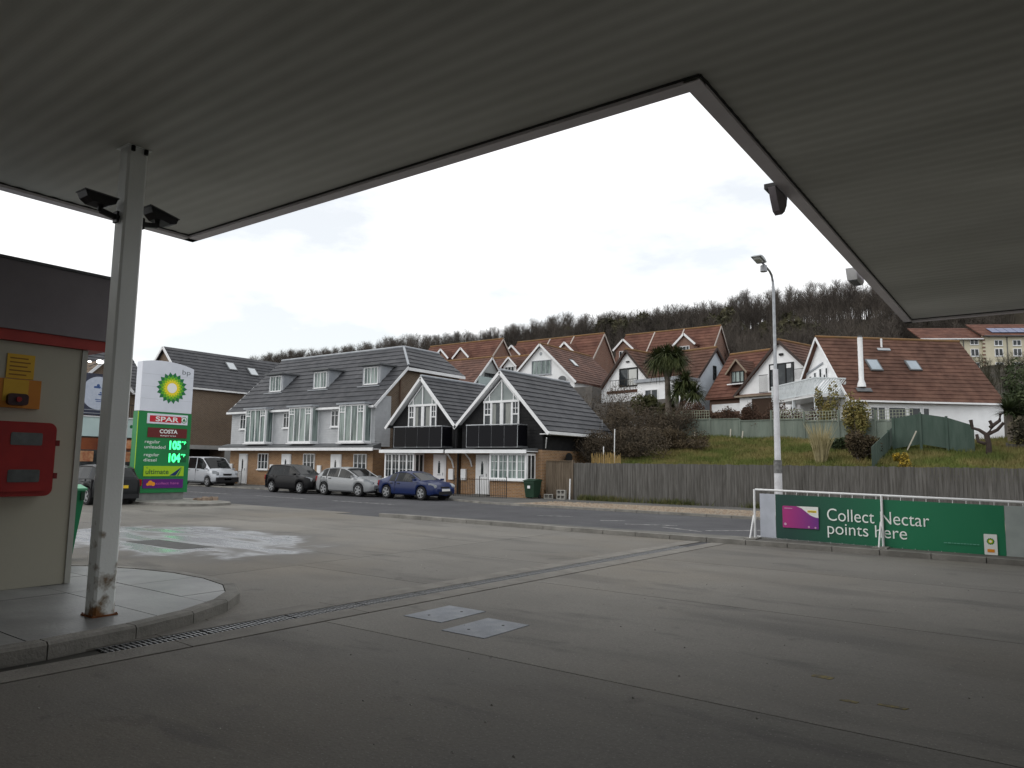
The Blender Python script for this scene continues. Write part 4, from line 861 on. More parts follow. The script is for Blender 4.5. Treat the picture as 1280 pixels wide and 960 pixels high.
# ================================================================ BLACK GABLED HOUSES
def black_house(label, xl, xr, xa, za, zl, zr_, y1, wx0, wx1, bay, doorx, porch, side=False):
    t = thing('gabled_house', label, 'house'); yw = 31.12; yv = 30.85
    sl_, sr_ = (za-zl)/(xa-xl), (za-zr_)/(xr-xa)
    wl, wr_ = xl+.28, xr-(.5 if side else .02)
    GFm = F((0, yw, 0), X, -Y)
    mb = MB(); mb.b3(wl, wr_, yw-.1 if False else yw, y1, 0, 2.5); mb.build('ground_floor_wall', brick, t)
    tz = lambda x: (za-(xa-x)*sl_ if x < xa else za-(x-xa)*sr_)-.12
    mb = MB(); mb.prism(F((0, 0, 0), X, Y), [(wl, 2.5), (wr_, 2.5), (wr_, tz(wr_)), (xa, tz(xa)), (wl, tz(wl))], yw+.03, y1-.02)
    def edge(z):
        a = xa-(za-.14-z)/sl_; b = xa+(za-.14-z)/sr_; return max(wl, a), min(wr_, b)
    lap(mb, F((0, yw+.03, 0), X, -Y), wl, wr_, 2.5, za-.3, .17, edge=edge)
    if side: lap(mb, F((wr_, 0, 0), Y, X), yw, y1, 2.5, tz(wr_)-.02, .17)
    mb.build('weatherboard_cladding', board_black, t)
    mb = MB(); roof_slope(mb, (xl, yv, zl), (xl, y1+.25, zl), (xa, y1+.25, za), (xa, yv, za), 11, .06); roof_slope(mb, (xr, y1+.25, zr_), (xr, yv, zr_), (xa, yv, za), (xa, y1+.25, za), 12, .06); mb.build('roof', slate, t)
    MB().tube([(xa, yv, za+.07), (xa, y1+.25, za+.07)], .08, 8).build('ridge_tiles', leadgrey, t)
    for (xe, ze) in ((xl, zl), (xr, zr_)):
        mb = MB(); a, b = Vector((xe, yv-.02, ze-.06)), Vector((xa, yv-.02, za-.04)); d = (b-a).normalized(); mb.box(F(a-d*.12, d, -Y, Z.cross(d) if False else Vector((-d.z, 0, d.x)) if d.x > 0 else Vector((d.z, 0, -d.x))), 0, (b-a).length+.12, -.10, .06, -.02, .035)
        mb.build('bargeboard', white, t)
    mb = MB()
    for (xe, ze) in ((xl, zl), (xr, zr_)):
        s = .2 if xe < xa else -.2; mb.prism(F((0, 0, 0), X, Y), [(xe+s, ze-.1+abs(s)*.9), (xa, za-.22), (xa, za-.26), (xe+s, ze-.14+abs(s)*.9)], yv+.0, yw+.02)
    mb.build('verge_soffit', white, t)
    if side:
        mb = MB(); mb.b3(xr-.02, xr+.07, yv, y1+.25, zr_-.16, zr_-.01); mb.b3(wr_, xr-.02, yv+.02, y1+.2, zr_-.17, zr_-.13); mb.build('gutter', white, t)
    # first floor glazing
    W_ = wx1-wx0; z0, z1 = 2.72, 5.02; g = F((wx0, yw+.02, 0), X, -Y); mb = MB(); T = .07
    for a in (0, .19*W_, .49*W_, .80*W_, W_-T): mb.box(g, a, a+T*(1.5 if a > .3*W_ and a < .6*W_ else 1), z0, z1, .02, .1)
    mb.box(g, -.03, W_+.03, z1, z1+.12, .02, .115); mb.box(g, 0, W_, z0-.02, z0+.06, .02, .105)
    for a0, a1 in ((T, .19*W_), (.80*W_+T, W_-T)): mb.box(g, a0, a1, 4.35, 4.42, .03, .09); mb.box(g, a0, a1, 4.68, 4.71, .03, .085); mb.box(g, (a0+a1)/2-.015, (a0+a1)/2+.015, 4.42, z1, .03, .084)
    for a0, a1 in ((.19*W_+T, .49*W_), (.49*W_+T*1.5, .80*W_)):
        mb.box(g, a0, a0+.06, z0+.06, z1, .03, .088); mb.box(g, a1-.06, a1, z0+.06, z1, .03, .088)
    ca = (xa-wx0); zt_ = za-.55
    def lev(a): return za-.42-abs(a-ca)*1.0*(sl_ if a < ca else sr_)
    mb.box(g, ca-.035, ca+.035, z1+.12, lev(ca)-.05, .03, .10)
    for a in (.16*W_, .84*W_): mb.box(g, a-.03, a+.03, z1+.12, lev(a)-.02, .03, .09)
    for s in (-1, 1):
        e = (0.02 if s < 0 else W_-.02); zz = max(z1+.12, lev(e)); mb.bar(g.p(e if zz > z1+.12 else ca+s*(lev(ca)-z1-.12)/(sl_ if s < 0 else sr_), zz, .05), g.p(ca, lev(ca), .05), .07, .07)
    wd = mb.build('gable_window', white, t)
    MB().box(g, .04, W_-.04, z0+.02, z1, .0, .045).build('pane', glass, wd)
    pl_ = MB(); eL, eR = ca-(lev(ca)-z1-.12)/sl_, ca+(lev(ca)-z1-.12)/sr_
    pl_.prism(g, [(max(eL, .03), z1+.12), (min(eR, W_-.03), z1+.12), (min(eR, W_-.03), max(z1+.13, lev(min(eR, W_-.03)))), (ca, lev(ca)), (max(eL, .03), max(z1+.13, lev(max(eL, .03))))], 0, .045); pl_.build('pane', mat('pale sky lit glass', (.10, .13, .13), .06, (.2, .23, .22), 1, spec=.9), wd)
    for a0, a1 in ((.22*W_, .34*W_), (.62*W_, .77*W_)): MB().box(g, a0, a1, z0+.1, z1-.05, .046, .05).build('curtain', mat('drawn curtain', (.32, .33, .31), .8, (.2, .21, .2), 9, stretch=(4, 4, .3)), wd)
    # balcony
    bx0, bx1 = xa-1.62-(.0), xa+1.72
    if not side: bx0, bx1 = xa-1.3, xa+2.35
    MB().b3(bx0, bx1, 30.15, 31.1, 2.58, 2.68).build('balcony_deck', darkgrey, t)
    n = 4
    for i in range(n): a = bx0+(bx1-bx0)*i/n; MB().b3(a+.015, a+(bx1-bx0)/n-.015, 30.12, 30.135, 2.66, 3.74).build('balcony_glass', smoked, t)
    for q in (bx0, bx1): MB().b3(q-.012, q+.012, 30.14, 31.0, 2.69, 3.74).build('balcony_glass', smoked, t)
    mb = MB(); mb.tube([(bx0-.03, 30.128, 3.78), (bx1+.03, 30.128, 3.78)], .03, 8); mb.tube([(bx0, 30.128, 3.78), (bx0, 31, 3.78)], .025, 8); mb.tube([(bx1, 30.128, 3.78), (bx1, 31, 3.78)], .025, 8)
    for i in range(n+1): a = bx0+(bx1-bx0)*i/n; mb.b3(a-.02, a+.02, 30.136, 30.16, 2.6, 3.76)
    mb.build('handrail', galv, t)
    # porch, bay, door
    mb = MB(); mb.prism(F((0, 0, 0), Y, X), [(30.05, 2.42), (31.12, 2.42), (31.12, 2.58), (30.05, 2.5)], porch[0], porch[1]); mb.build('porch_roof', darkgrey, t)
    MB().b3(porch[0]-.01, porch[1]+.01, 30.0, 30.05, 2.3, 2.48).build('porch_fascia', white, t); MB().b3(porch[0], porch[1], 30.06, 31.1, 2.38, 2.418).build('porch_soffit', white, t)
    x0, x1, zb = bay; z1b = 2.3; bf = F((x0, 30.3, zb), X, -Y); w = x1-x0; h = z1b-zb
    mb = MB(); mb.b3(x0+.03, x1-.03, 30.36, 31.2, 0, zb-.06); mb.build('bay_base', brick, t)
    mb = MB(); mb.box(bf, 0, w, 0, .09, -.06, .03); mb.box(bf, 0, w, h-.1, h, -.06, .03); mb.box(bf, 0, .1, .09, h-.1, -.06, .029); mb.box(bf, w-.1, w, .09, h-.1, -.06, .029)
    for i in (1, 2, 3): mb.box(bf, w*i/4-.045, w*i/4+.045, .09, h-.1, -.06, .027)
    for i in range(4): mb.box(bf, w*(i+.5)/4-.012, w*(i+.5)/4+.012, .09, h-.1, -.05, .012); mb.box(bf, w*i/4+.05, w*(i+1)/4-.05, h*.36-.01, h*.36+.01, -.05, .010); mb.box(bf, w*i/4+.05, w*(i+1)/4-.05, h*.68-.01, h*.68+.01, -.05, .010)
    sf = F((x1, 30.3, zb), Y, X)
    mb.box(sf, .065, .82, 0, .09, -.05, 0); mb.box(sf, .065, .82, h-.1, h, -.05, 0); mb.box(sf, .72, .82, .09, h-.1, -.05, -.002); mb.box(sf, .065, .14, .09, h-.1, -.05, -.002); mb.box(sf, .4, .46, .09, h-.1, -.05, -.002)
    mb.b3(x0-.06, x1+.08, 30.2, 31.1, zb-.06, zb-.003)
    bw = mb.build('bay_window', white, t)
    for i in range(4): MB().box(bf, w*i/4+.03, w*(i+1)/4-.03, .07, h-.08, -.045, -.02).build('pane', curtain if side else glass, bw)
    MB().box(sf, .1, .8, .07, h-.08, -.045, -.02).build('pane', glass, bw)
    door(t, F((doorx, yw, .12), X, -Y), .95, 2.12)
    MB().b3(doorx-.05, doorx+1.0, 30.8, yw, .02, .12).build('doorstep', concrete, t)
    return t
h1 = black_house('left black gabled house with smoked glass balcony behind the blue car', -31.75, -26.36, -29.05, 6.72, 3.92, 3.88, 36.6, -30.15, -27.95, (-31.2, -28.85, .85), -28.1, (-31.4, -26.45))
br = MB(); br.tube([(-26.6, 31.1, 1.5), (-26.6, 30.95, 1.9), (-26.6, 30.5, 2.3), (-26.6, 30.15, 2.36)], .05, 8); br.build('porch_bracket', white, h1)
for x in (-26.9,): MB().box(F((x, 31.12, 0), X, -Y), 0, .34, .85, 1.45, 0, .12).build('meter_box', white, h1)
base(h1, (-29.05, 31.1, 0))
h2 = black_house('right black gabled house at the row end with a tall glazed gable', -26.35, -20.2, -23.3, 6.7, 3.83, 3.45, 37.7, -24.5, -22.15, (-23.45, -21.1, .95), -25.0, (-26.3, -20.95), side=True)
br = MB(); br.tube([(-25.3, 31.1, 1.6), (-25.3, 30.95, 1.95), (-25.3, 30.5, 2.3), (-25.3, 30.15, 2.36)], .045, 8); br.build('porch_bracket', white, h2)
MB().box(F((-26.0, 31.12, 0), X, -Y), 0, .34, .85, 1.45, 0, .12).build('meter_box', white, h2)
MB().tube([(-26.2, 31.0, .1), (-26.2, 31.0, 2.4)], .05, 8).build('downpipe', blackmetal, h2)
MB().tube([(-26.36, 30.98, 2.6), (-26.36, 30.98, 3.7)], .05, 8).build('downpipe', blackmetal, h2)
mb = MB(); mb.bar((-20.62, 31.3, 2.6), (-20.3, 30.9, 3.1), .05, .05); mb.build('gutter_stay', white, h2)
mb = MB(); mb.tube([(-20.6, 37.2, 2.6), (-20.6, 37.2, 4.4)], .022, 6); mb.build('aerial_pole', galv, h2)
base(h2, (-23.3, 31.1, 0))
t = thing('satellite_dish', 'dark oval satellite dish on the brick side wall of the end house', 'satellite dish', (-20.66, 33.2, 2.12))
mb = MB(); fr = F((.3, 0, 0), Y, (1, -.3, .25)); disc(mb, fr, 0, 0, .34, 0, 20, sy=.8); disc(mb, fr, 0, 0, .36, -.03, 20, sy=.8); mb.build('dish', blackmetal, t); mb = MB(); mb.bar((0, 0, -.1), (.3, 0, 0), .04, .04); mb.bar((.25, 0, -.25), (.62, -.1, -.1), .025, .025); mb.build('arm', blackmetal, t)
t = thing('plant_pot', 'terracotta pot on the step between the two black houses', 'plant pot', (-26.9, 30.6, .06)); MB().tube([(0, 0, 0), (0, 0, .32), (0, 0, .32), (0, 0, .4)], [.17, .23, .26, .26], 14).build('pot', mat('terracotta', (.35, .10, .05), .8), t, smooth=30); MB().tube([(0, 0, .38), (0, 0, .42)], .22, 12).build('soil', soil, t)

# wheelie bin, blocks, stake
t = thing('wheelie_bin', 'dark green wheelie bin against the brick corner of the end house', 'bin', (-20.75, 30.35, .06))
mb = MB()
for a in range(4):
    P0 = [(-.24, -.26), (.24, -.26), (.24, .26), (-.24, .26)]; P1 = [(-.32, -.34), (.32, -.34), (.32, .34), (-.32, .34)]; b = (a+1) % 4; mb.poly([(*P0[a], .06), (*P0[b], .06), (*P1[b], .86), (*P1[a], .86)])
mb.poly([(*p, .06) for p in P0]); mb.b3(-.3, .3, -.36, -.345, .74, .84); mb.build('body', bindark, t)
MB().prism(F((-.35, 0, 0), Y, X), [(-.38, .862), (.36, .862), (.36, .93), (.1, .97), (-.38, .89)], 0, .70).build('lid', bindark, t)
for s in (-1, 1): MB().tube([(s*.22, .26, .1), (s*.28, .26, .1)], .1, 14).build('wheel', tyre, t)
MB().b3(-.08, .08, -.345, -.34, .5, .64).build('sticker', white, t)
for k, (x, y, rz, lb) in enumerate(((-20.15, 30.9, .5, 'grey concrete block on the pavement next to the wheelie bin'), (-19.35, 30.85, .1, 'hollow concrete blocks stacked beside the white stake'))):
    t = thing('concrete_block', lb, 'concrete block', (x, y, .06), rz); blm = mat('pale concrete block', (.36, .35, .32), .9, (.28, .27, .25), 6, bump=.4)
    for j in range(1+k):
        z = j*.235
        mb = MB(); mb.b3(-.23, .23, -.1, .1, z, z+.04); mb.b3(-.23, .23, -.1, .1, z+.185, z+.225); mb.b3(-.23, -.19, -.099, .099, z+.04, z+.185); mb.b3(.19, .23, -.099, .099, z+.04, z+.185); mb.b3(-.02, .02, -.099, .099, z+.04, z+.185); mb.b3(-.19, .19, .05, .08, z+.04, z+.185); mb.build('block', blm, t)
t = thing('wooden_stake', 'white painted wooden stake leaning by the grey fence', 'stake', (-18.95, 30.95, .05)); mb = MB(); mb.bar((0, 0, 0), (.03, 0, 1.02), .06, .05); mb.build('stake', white, t)

# ================================================================ ROADSIDE FENCE
fn = thing('roadside_fence', 'long weathered grey close boarded fence along the far pavement', 'fence')
x = -18.85; i = 0
pbm = None
while x < 9:
    L_ = 2.42; bay_ = MB(); a = 0; w = .128; i += 1
    rr_ = random.Random(i)
    while a < L_-.02:
        tz_ = 1.86+rr_.uniform(-.018, .018)-(.0); bay_.b3(x+a, x+min(a+w-.006, L_), 31.2+rr_.uniform(0, .014), 31.228, .06, tz_); a += w
    bay_.build('board_panel', fencewood, fn, kind='stuff')
    MB().b3(x-.05, x+.05, 31.23, 31.33, 0, 1.84).build('post', fencewood, fn); 
    for b in (.35, 1.5): MB().b3(x+.05, x+L_-.05, 31.23, 31.28, b, b+.09).build('rail', fencewood, fn)
    x += L_
base(fn, (-5, 31.25, 0))
gt = thing('side_gate', 'brown close boarded gate between the brick house and the grey fence', 'gate')
a = -20.55
while a < -18.95: MB().b3(a, a+.125, 31.24+random.uniform(0, .01), 31.26, .08, 1.92).build('board', fencebrown, gt); a += .133
for b in (.4, 1.5): MB().b3(-20.5, -18.95, 31.262, 31.3, b, b+.1).build('rail', fencebrown, gt)
MB().b3(-20.5, -18.9, 31.2, 31.3, 1.925, 1.97).build('capping', fencebrown, gt); MB().b3(-18.98, -18.9, 31.18, 31.3, 0, 2.0).build('post', fencebrown, gt)
base(gt, (-19.8, 31.25, 0))
rs = thing('reed_screen', 'yellow reed screen showing above the gate and fence', 'screen'); mb = MB()
for k in range(90): q = -18.3+k*.018; mb.tube([(q, 32.0+random.uniform(-.02, .02), 1.0), (q+random.uniform(-.03, .03), 32.0, 2.15+random.uniform(-.05, .28))], .009, 4)
mb.build('reeds', mat('dry reed', (.42, .30, .12), .8, (.32, .22, .09), 6), rs, kind='stuff'); mb = MB(); mb.b3(-18.35, -16.65, 32.03, 32.05, 1.2, 1.23); mb.b3(-18.35, -16.65, 32.03, 32.05, 1.8, 1.83); mb.build('wire', galv, rs); base(rs, (-17.5, 32, .9))
for k, (x, y, h, l) in enumerate(((-17.6, 33, 3.6, .05), (-17.95, 32.6, 2.7, -.02))):
    MB().tube([(x, y, .8), (x+l, y, h)], .025, 6).build('garden_cane', white, label=['tall white pole rising behind the gate', 'shorter pale pole rising behind the gate'][k], cat='pole')

# ================================================================ BUILDINGS BEHIND ON THE LEFT
bk = thing('brick_house', 'brown brick house with a garage door and long dark tiled roof', 'house')
mb = MB(); mb.b3(-63, -56.05, 35.75, 60, 0, 7.7); mb.b3(-63, -56.05, 32.5, 35.75, 2.62, 7.7); mb.b3(-63, -56.05, 31.9, 32.5, 0, 7.7); mb.b3(-63, -60.5, 32.5, 35.75, 0, 2.62)
mb.prism(F((0, 31.9, 0), X, Y), [(-63, 7.7), (-56.05, 7.7), (-59.55, 11.0)], 0, .4); mb.build('wall', brick3, bk)
mb = MB(); roof_slope(mb, (-55.8, 61, 7.62), (-55.8, 31.7, 7.62), (-59.55, 31.7, 11.2), (-59.55, 61, 11.2), 12, .06); roof_slope(mb, (-63.3, 31.7, 7.62), (-63.3, 61, 7.62), (-59.55, 61, 11.2), (-59.55, 31.7, 11.2), 12, .06); mb.build('roof', slate, bk)
mb = MB(); mb.b3(-55.85, -55.74, 31.7, 61, 7.48, 7.62); mb.build('gutter', white, bk)
MB().bar((-55.8, 31.66, 7.55), (-59.55, 31.66, 11.15), .06, .2).build('bargeboard', white, bk); MB().bar((-63.3, 31.66, 7.55), (-59.55, 31.66, 11.15), .06, .2).build('bargeboard', white, bk)
mb = MB(); mb.b3(-56.04, -55.98, 32.0, 36.3, 2.62, 2.95); mb.b3(-56.04, -55.98, 35.75, 36.3, 0, 2.62); mb.b3(-56.04, -55.98, 32.05, 32.5, 0, 2.62); mb.build('garage_surround', mat('pale surround', (.33, .33, .32), .7, (.26, .26, .25), 2), bk)
MB().b3(-58.4, -58.3, 32.5, 35.75, 0, 2.6).build('garage_door', blackmetal, bk)
for (y, z) in ((36.9, 9.65), (38.9, 9.35)):
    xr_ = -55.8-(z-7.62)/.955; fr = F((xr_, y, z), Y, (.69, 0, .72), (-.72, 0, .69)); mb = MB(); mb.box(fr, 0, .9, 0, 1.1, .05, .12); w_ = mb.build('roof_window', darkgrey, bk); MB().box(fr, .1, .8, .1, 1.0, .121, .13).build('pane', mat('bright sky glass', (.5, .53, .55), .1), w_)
base(bk, (-59.5, 40, 0))
sh = thing('shop_building', 'shop with pale fascia and orange front under a brick flat with balcony', 'building')
mb = MB(); mb.b3(-68, -59.3, 18, 31.0, 0, 3.4); mb.b3(-68, -60.6, 18, 31.0, 4.9, 7.2); mb.build('wall', brick3, sh)
MB().b3(-68, -59.05, 17.9, 31.0, 3.42, 4.9, mat('pale mint fascia', (.50, .62, .60), .5, (.44, .56, .55), .6)).build('fascia', None, sh)
MB().b3(-68, -58.98, 17.85, 31.0, 4.905, 5.0).build('parapet_cap', white, sh); MB().b3(-59.3, -59.2, 18.2, 31.0, .3, 3.3, mat('orange brown shopfront', (.28, .085, .03), .4, (.14, .04, .02), .8, ramp=(.3, .7))).build('shopfront', None, sh)
for y0 in (19, 21.8, 24.6, 27.4): 
    w_ = MB().b3(-59.2, -59.12, y0, y0+2.5, .35, .45).build('window_frame', mat('brown frame', (.1, .04, .02), .5), sh)
    MB().b3(-59.19, -59.15, y0+.1, y0+2.4, .5, 2.4).build('pane', glass, w_)
    MB().b3(-59.14, -59.12, y0+.5, y0+2.0, 1.5, 2.3).build('poster', mat('warm poster', (.5, .3, .16), .5, (.3, .1, .05), 3), w_)
MB().b3(-59.19, -59.1, 28.2, 30.3, 2.55, 3.2).build('sign_panel', mat('orange sign', (.5, .16, .05), .5, (.62, .35, .2), 2), sh)
mb = MB(); disc(mb, F((-59.04, 29.3, 4.3), Y, X), 0, 0, .14, .0, 16); mb.build('fascia_emblem', dgreen, sh)
mb = MB(); roof_slope(mb, (-60.2, 31.4, 7.15), (-60.2, 17.6, 7.15), (-64.3, 17.6, 10.7), (-64.3, 31.4, 10.7), 12, .06); roof_slope(mb, (-68.4, 17.6, 7.15), (-68.4, 31.4, 7.15), (-64.3, 31.4, 10.7), (-64.3, 17.6, 10.7), 12, .06); mb.build('roof', slate, sh)
MB().b3(-60.25, -60.12, 29.3, 31.4, 7.0, 7.15).build('gutter', white, sh)
mb = MB(); roof_slope(mb, (-59.6, 29.5, 7.1), (-62, 29.5, 7.1), (-63.2, 27.2, 9.5), (-59.6, 27.2, 9.5), 6, .05); roof_slope(mb, (-62, 24.9, 7.1), (-59.6, 24.9, 7.1), (-59.6, 27.2, 9.5), (-63.2, 27.2, 9.5), 6, .05); mb.prism(F((0, 0, 0), Y, X), [(25.2, 5), (29.2, 5), (29.2, 7.2), (27.2, 9.3), (25.2, 7.2)], -60.6, -59.9); mb.build('cross_gable', brick3, sh)
MB().bar((-59.56, 29.5, 7.1), (-59.56, 27.2, 9.5), .06, .2).build('bargeboard', white, sh); MB().bar((-59.56, 24.9, 7.1), (-59.56, 27.2, 9.5), .06, .2).build('bargeboard', white, sh)
window(sh, F((-59.9, 27.6, 5.1), Y, X), 1.3, 2.0, 2, 1, name='balcony_door', sill=False)
mb = MB(); 
for k in range(26): mb.b3(-59.12, -59.1, 26.2+k*.18, 26.22+k*.18, 5.0, 6.0)
mb.b3(-59.14, -59.08, 26.1, 30.9, 6.0, 6.05); mb.build('balcony_railing', blackmetal, sh)
base(sh, (-63, 25, 0))
t = thing('round_sign', 'dark square board with a round pale sign over the shop fascia', 'sign', (-58.9, 26.5, 5.05))
MB().b3(-.06, 0, -1.75, 1.6, .0, 3.2, mat('dark navy board', (.03, .035, .06), .5, (.05, .055, .08), 2)).build('board', None, t)
mb = MB(); disc(mb, F((0, 0, 0), Y, X), 0.05, 1.7, 1.28, .012, 36); mb.build('disc', mat('pale disc print', (.48, .52, .60), .6, (.40, .45, .54), 4), t)
mb = MB(); fr = F((0, 0, 0), Y, X)
for (a, b, w, h) in ((-.35, 2.15, .5, .16), (-.15, 2.3, .22, .2), (.2, 2.1, .2, .1), (0, 1.6, .28, .1), (.1, 1.75, .15, .1), (-.2, 1.2, .8, .06), (-.15, 1.07, .7, .06)): mb.prism(fr, rr(a, a+w, b-h/2, b+h/2, h*.4, 3), .014, .02)
mb.build('blue_marks', mat('blue ink', (.05, .10, .25), .6), t)
for k in range(2): MB().b3(-.05, .01, -1.6, 1.25, .12+k*.25, .16+k*.25).build('slat', leadgrey, t)
for y, r, lb in ((25.62, .12, 'small lit round lamp above the round sign'), (26.38, .24, 'larger lit oval lamp above the round sign')):
    t = thing('lamp', lb, 'lamp', (-58.75, y, 9.1+.1*(y-25.6))); mb = MB(); 
    for q in range(1): mb.tube([(-.1, 0, 0), (-.02, 0, 0), (0, 0, 0)], [r*.8, r, r*.9], 14)
    mb.build('housing', darkgrey, t); mb = MB(); disc(mb, F((0, 0, 0), Y, X), 0, 0, r*1.15, .01, 18, sy=.55); mb.build('lens', mat('lit lamp lens', (.8, .8, .75), .3, emit=(1, .98, .92, 4)), t)
    MB().bar((-.1, 0, 0), (-1.9, 0, -.3), .05, .05).build('arm', darkgrey, t)

# ================================================================ HILLSIDE HOUSES
def gabled(par, o, u, n, w, L, zb, ze, zr, wm, rm, nc=12, ov=.3, of=.3, barge=None, wallname='wall', L0=0, wallback=None, lpart=True):
    "gable facing n; ridge runs back along -n. o is the middle of the gable foot line"
    o, u, n = Vector(o), Vector(u), Vector(n); fr = F(o, u, n); s = (zr-ze)/w
    wl = wallback or L
    mb = MB(); mb.prism(fr, [(-w, zb), (w, zb), (w, ze-.02), (0, zr-.14), (-w, ze-.02)], -wl, 0); mb.build(wallname, wm, par)
    mb = MB()
    for sg in (-1, 1):
        e = sg*(w+ov); zz = ze-ov*s
        a, b, c, d = fr.p(e, zz, of), fr.p(e, zz, -L), fr.p(0, zr, -L), fr.p(0, zr, of)
        roof_slope(mb, a, b, c, d, nc, .055)
    mb.build('roof', rm, par)
    MB().tube([fr.p(0, zr+.05, of), fr.p(0, zr+.05, -L)], .1, 8).build('ridge_tiles', mat('ridge tile', (.22, .12, .05), .8, (.16, .10, .05), 2), par)
    for sg in (-1, 1):
        a, b = fr.p(sg*(w+ov), ze-ov*s-.08, of+.02), fr.p(0, zr-.07, of+.02); MB().bar(a, b, .05, .17).build('bargeboard', barge or white, par)
    return fr
bb = mat('brown bargeboard', (.05, .035, .03), .6); cw = mat('cream white render', (.66, .67, .66), .85, (.55, .56, .55), 1, big=.08)
# A: big tiled chalet with balcony and flue
A = thing('chalet_house', 'white chalet house with broad brown roof, steel flue and side balcony', 'house', (-9.06, 47.58, .204), R(41.6))
A.scale = (.88,)*3
gabled(A, (0, 4.3, 0), Y, -X, 4.0, 11.2, 2.2, 6.85, 11.6, whitewall, redtile, 17, .32, .35)
MB().b3(7.2, 11.22, .27, .33, 2.2, 3.95).build('brick_plinth', brick2, A); MB().b3(-.3, 11.5, -.12, -.02, 6.38, 6.5).build('gutter', white, A)
WA = lambda x0, z0, w, h, c=2, **k: window(A, F((x0, .3, z0), X, -Y), w, h, c, 1, **k)
WA(1.3, 5.0, 1.1, 1.1, 2); WA(2.6, 5.0, 1.3, 1.1, 1); WA(4.1, 5.0, .9, 1.1, 1); WA(5.15, 5.0, .5, 1.1, 1)
sA = 5.07/4.3; nA = Vector((0, -sA, 1)).normalized(); uA = Vector((0, 1, sA)).normalized()
for x0, y0, w, h in ((2.45, 1.9, .95, 1.2), (5.5, 2.0, .95, 1.05)):
    fr = F((x0, y0, 6.55+y0*sA), X, nA, uA); w_ = MB().box(fr, 0, w, 0, h, .05, .14).build('roof_window', darkgrey, A); MB().box(fr, .09, w-.09, .09, h-.09, .141, .15).build('pane', mat('roof window glass', (.22, .27, .31), .08, (.3, .35, .4), 1, spec=.8), w_)
fl = MB().tube([(1.02, .75, 7.5), (1.02, .75, 7.75), (1.02, .75, 8.0), (1.02, .75, 11.0)], [.30, .26, .17, .17], 14).build('flue', white, A, smooth=30)
MB().tube([(1.02, .75, 11.0), (1.02, .75, 11.12)], .14, 12).build('flue_cap', darkgrey, fl); MB().box(F((.5, .45, 7.1), X, nA, uA), 0, 1.1, 0, .35, .05, .1).build('flue_flashing', darkgrey, A)
MB().tube([(4.5, 3.7, 10.85), (4.5, 3.7, 11.55)], .07, 8).build('vent_pipe', white, A); MB().box(F((4.0, 3.4, 10.55), X, nA, uA), 0, 1, 0, .25, .05, .1).build('vent_flashing', leadgrey, A)
GA = F((-.02, 8.3, 0), -Y, -X)     # gable face: a runs towards the front
window(A, F((0, 3.6, 8.4), -Y, -X), .35, .8, 1, 1, sill=False); 
for k, (a, h) in enumerate(((6.0, .55), (5.3, .75), (4.5, .95), (3.9, .45))): window(A, F((0, a, 8.3), -Y, -X), .4, h, 1, 1, sill=False, fw_=.05)
mb = MB(); mb.bar((-.05, 6.6, 9.0), (-.05, 3.9, 9.6), .06, .12); mb.build('slanting_trim', leadgrey, A)
bl = A
MB().b3(-2.3, -.02, 1.0, 7.6, 6.78, 6.95).build('balcony_deck', white, bl)
wh2 = mat('white painted timber', (.68, .72, .74), .6, (.58, .62, .64), 3)
for fr, L_ in ((F((-2.3, 7.6, 0), -Y, -X), 6.6), (F((-2.3, 1.0, 0), X, -Y), 2.3)):
    mb = MB(); mb.box(fr, 0, L_, 8.05, 8.14, 0, .07); mb.box(fr, 0, L_, 6.97, 7.05, 0, .06); mb.build('handrail', wh2, bl)
    a = 0
    while a < L_-.1:      # slanted boards, clipped at the ends
        a1 = a+.9; q = [(a, 7.05), (min(a+.12, L_), 7.05), (min(a1+.12, L_), 8.05), (min(a1, L_), 8.05)]
        if a1 > L_: k_ = (L_-a)/.9; q = [(a, 7.05), (min(a+.155, L_), 7.05), (L_, 7.05+max(0, min(1, (L_-a-.155)/.9))), (L_, 7.05+k_)]
        MB().prism(fr, q, .01, .035).build('balcony_board', wh2, bl); a += .19
    q = 0.18
    while q < .9: MB().prism(fr, [(0, 8.05-q/.9), (0, min(8.05, 8.05-q/.9+.17)), (q-.155 if q > .155 else 0, 8.05), (q, 8.05)], .012, .037).build('balcony_board', wh2, bl); q += .19
for y in (1.1, 4.3, 7.5): MB().b3(-2.28, -2.1, y-.09, y+.09, 3.2, 6.78).build('balcony_post', wh2, bl)
base_z = 3.0
# C: white gable with dark doors, wing with dormer
Ch = thing('chalet_house', 'white gabled house with dark framed doors and a tiled side wing', 'house', (-15.66, 55.81, -.1), R(-16.5))
Ch.scale = (1.058,)*3
gabled(Ch, (0, 0, 0), X, -Y, 3.45, 9, 3, 7.45, 10.84, whitewall, redtile, 14, .35, .25, bb)
mb = MB(); mb.b3(-3.7, 3.7, -.3, -.02, 6.95, 7.08); mb.build('lintel_band', mat('pale brown band', (.25, .2, .15), .7), Ch)
fr = F((-.9, 0, 7.3), X, -Y); window(Ch, fr, 1.95, 1.9, 3, 1, M=dark, fw_=.08, sill=False, name='patio_door', label='dark framed patio doors', bars=[(.06, 1.35, .6, 1.42)])
for a in (.12, 1.4): MB().box(fr, a, a+.35, 1.5, 1.8, .05, .075).build('light_panel', white, Ch)
mb = MB()
for k in range(9): mb.b3(-1.5+k*.08, -1.49+k*.08, -.4, -.38, 7.2, 8.4)
mb.b3(-1.52, -.8, -.42, -.37, 8.4, 8.44); mb.b3(-1.52, -.8, -.42, -.37, 7.15, 7.2); mb.build('juliet_rail', blackmetal, Ch)
mb = MB(); 
for k in range(14): mb.b3(1.0+k*.09, 1.01+k*.09, -.4, -.38, 7.9, 8.6)
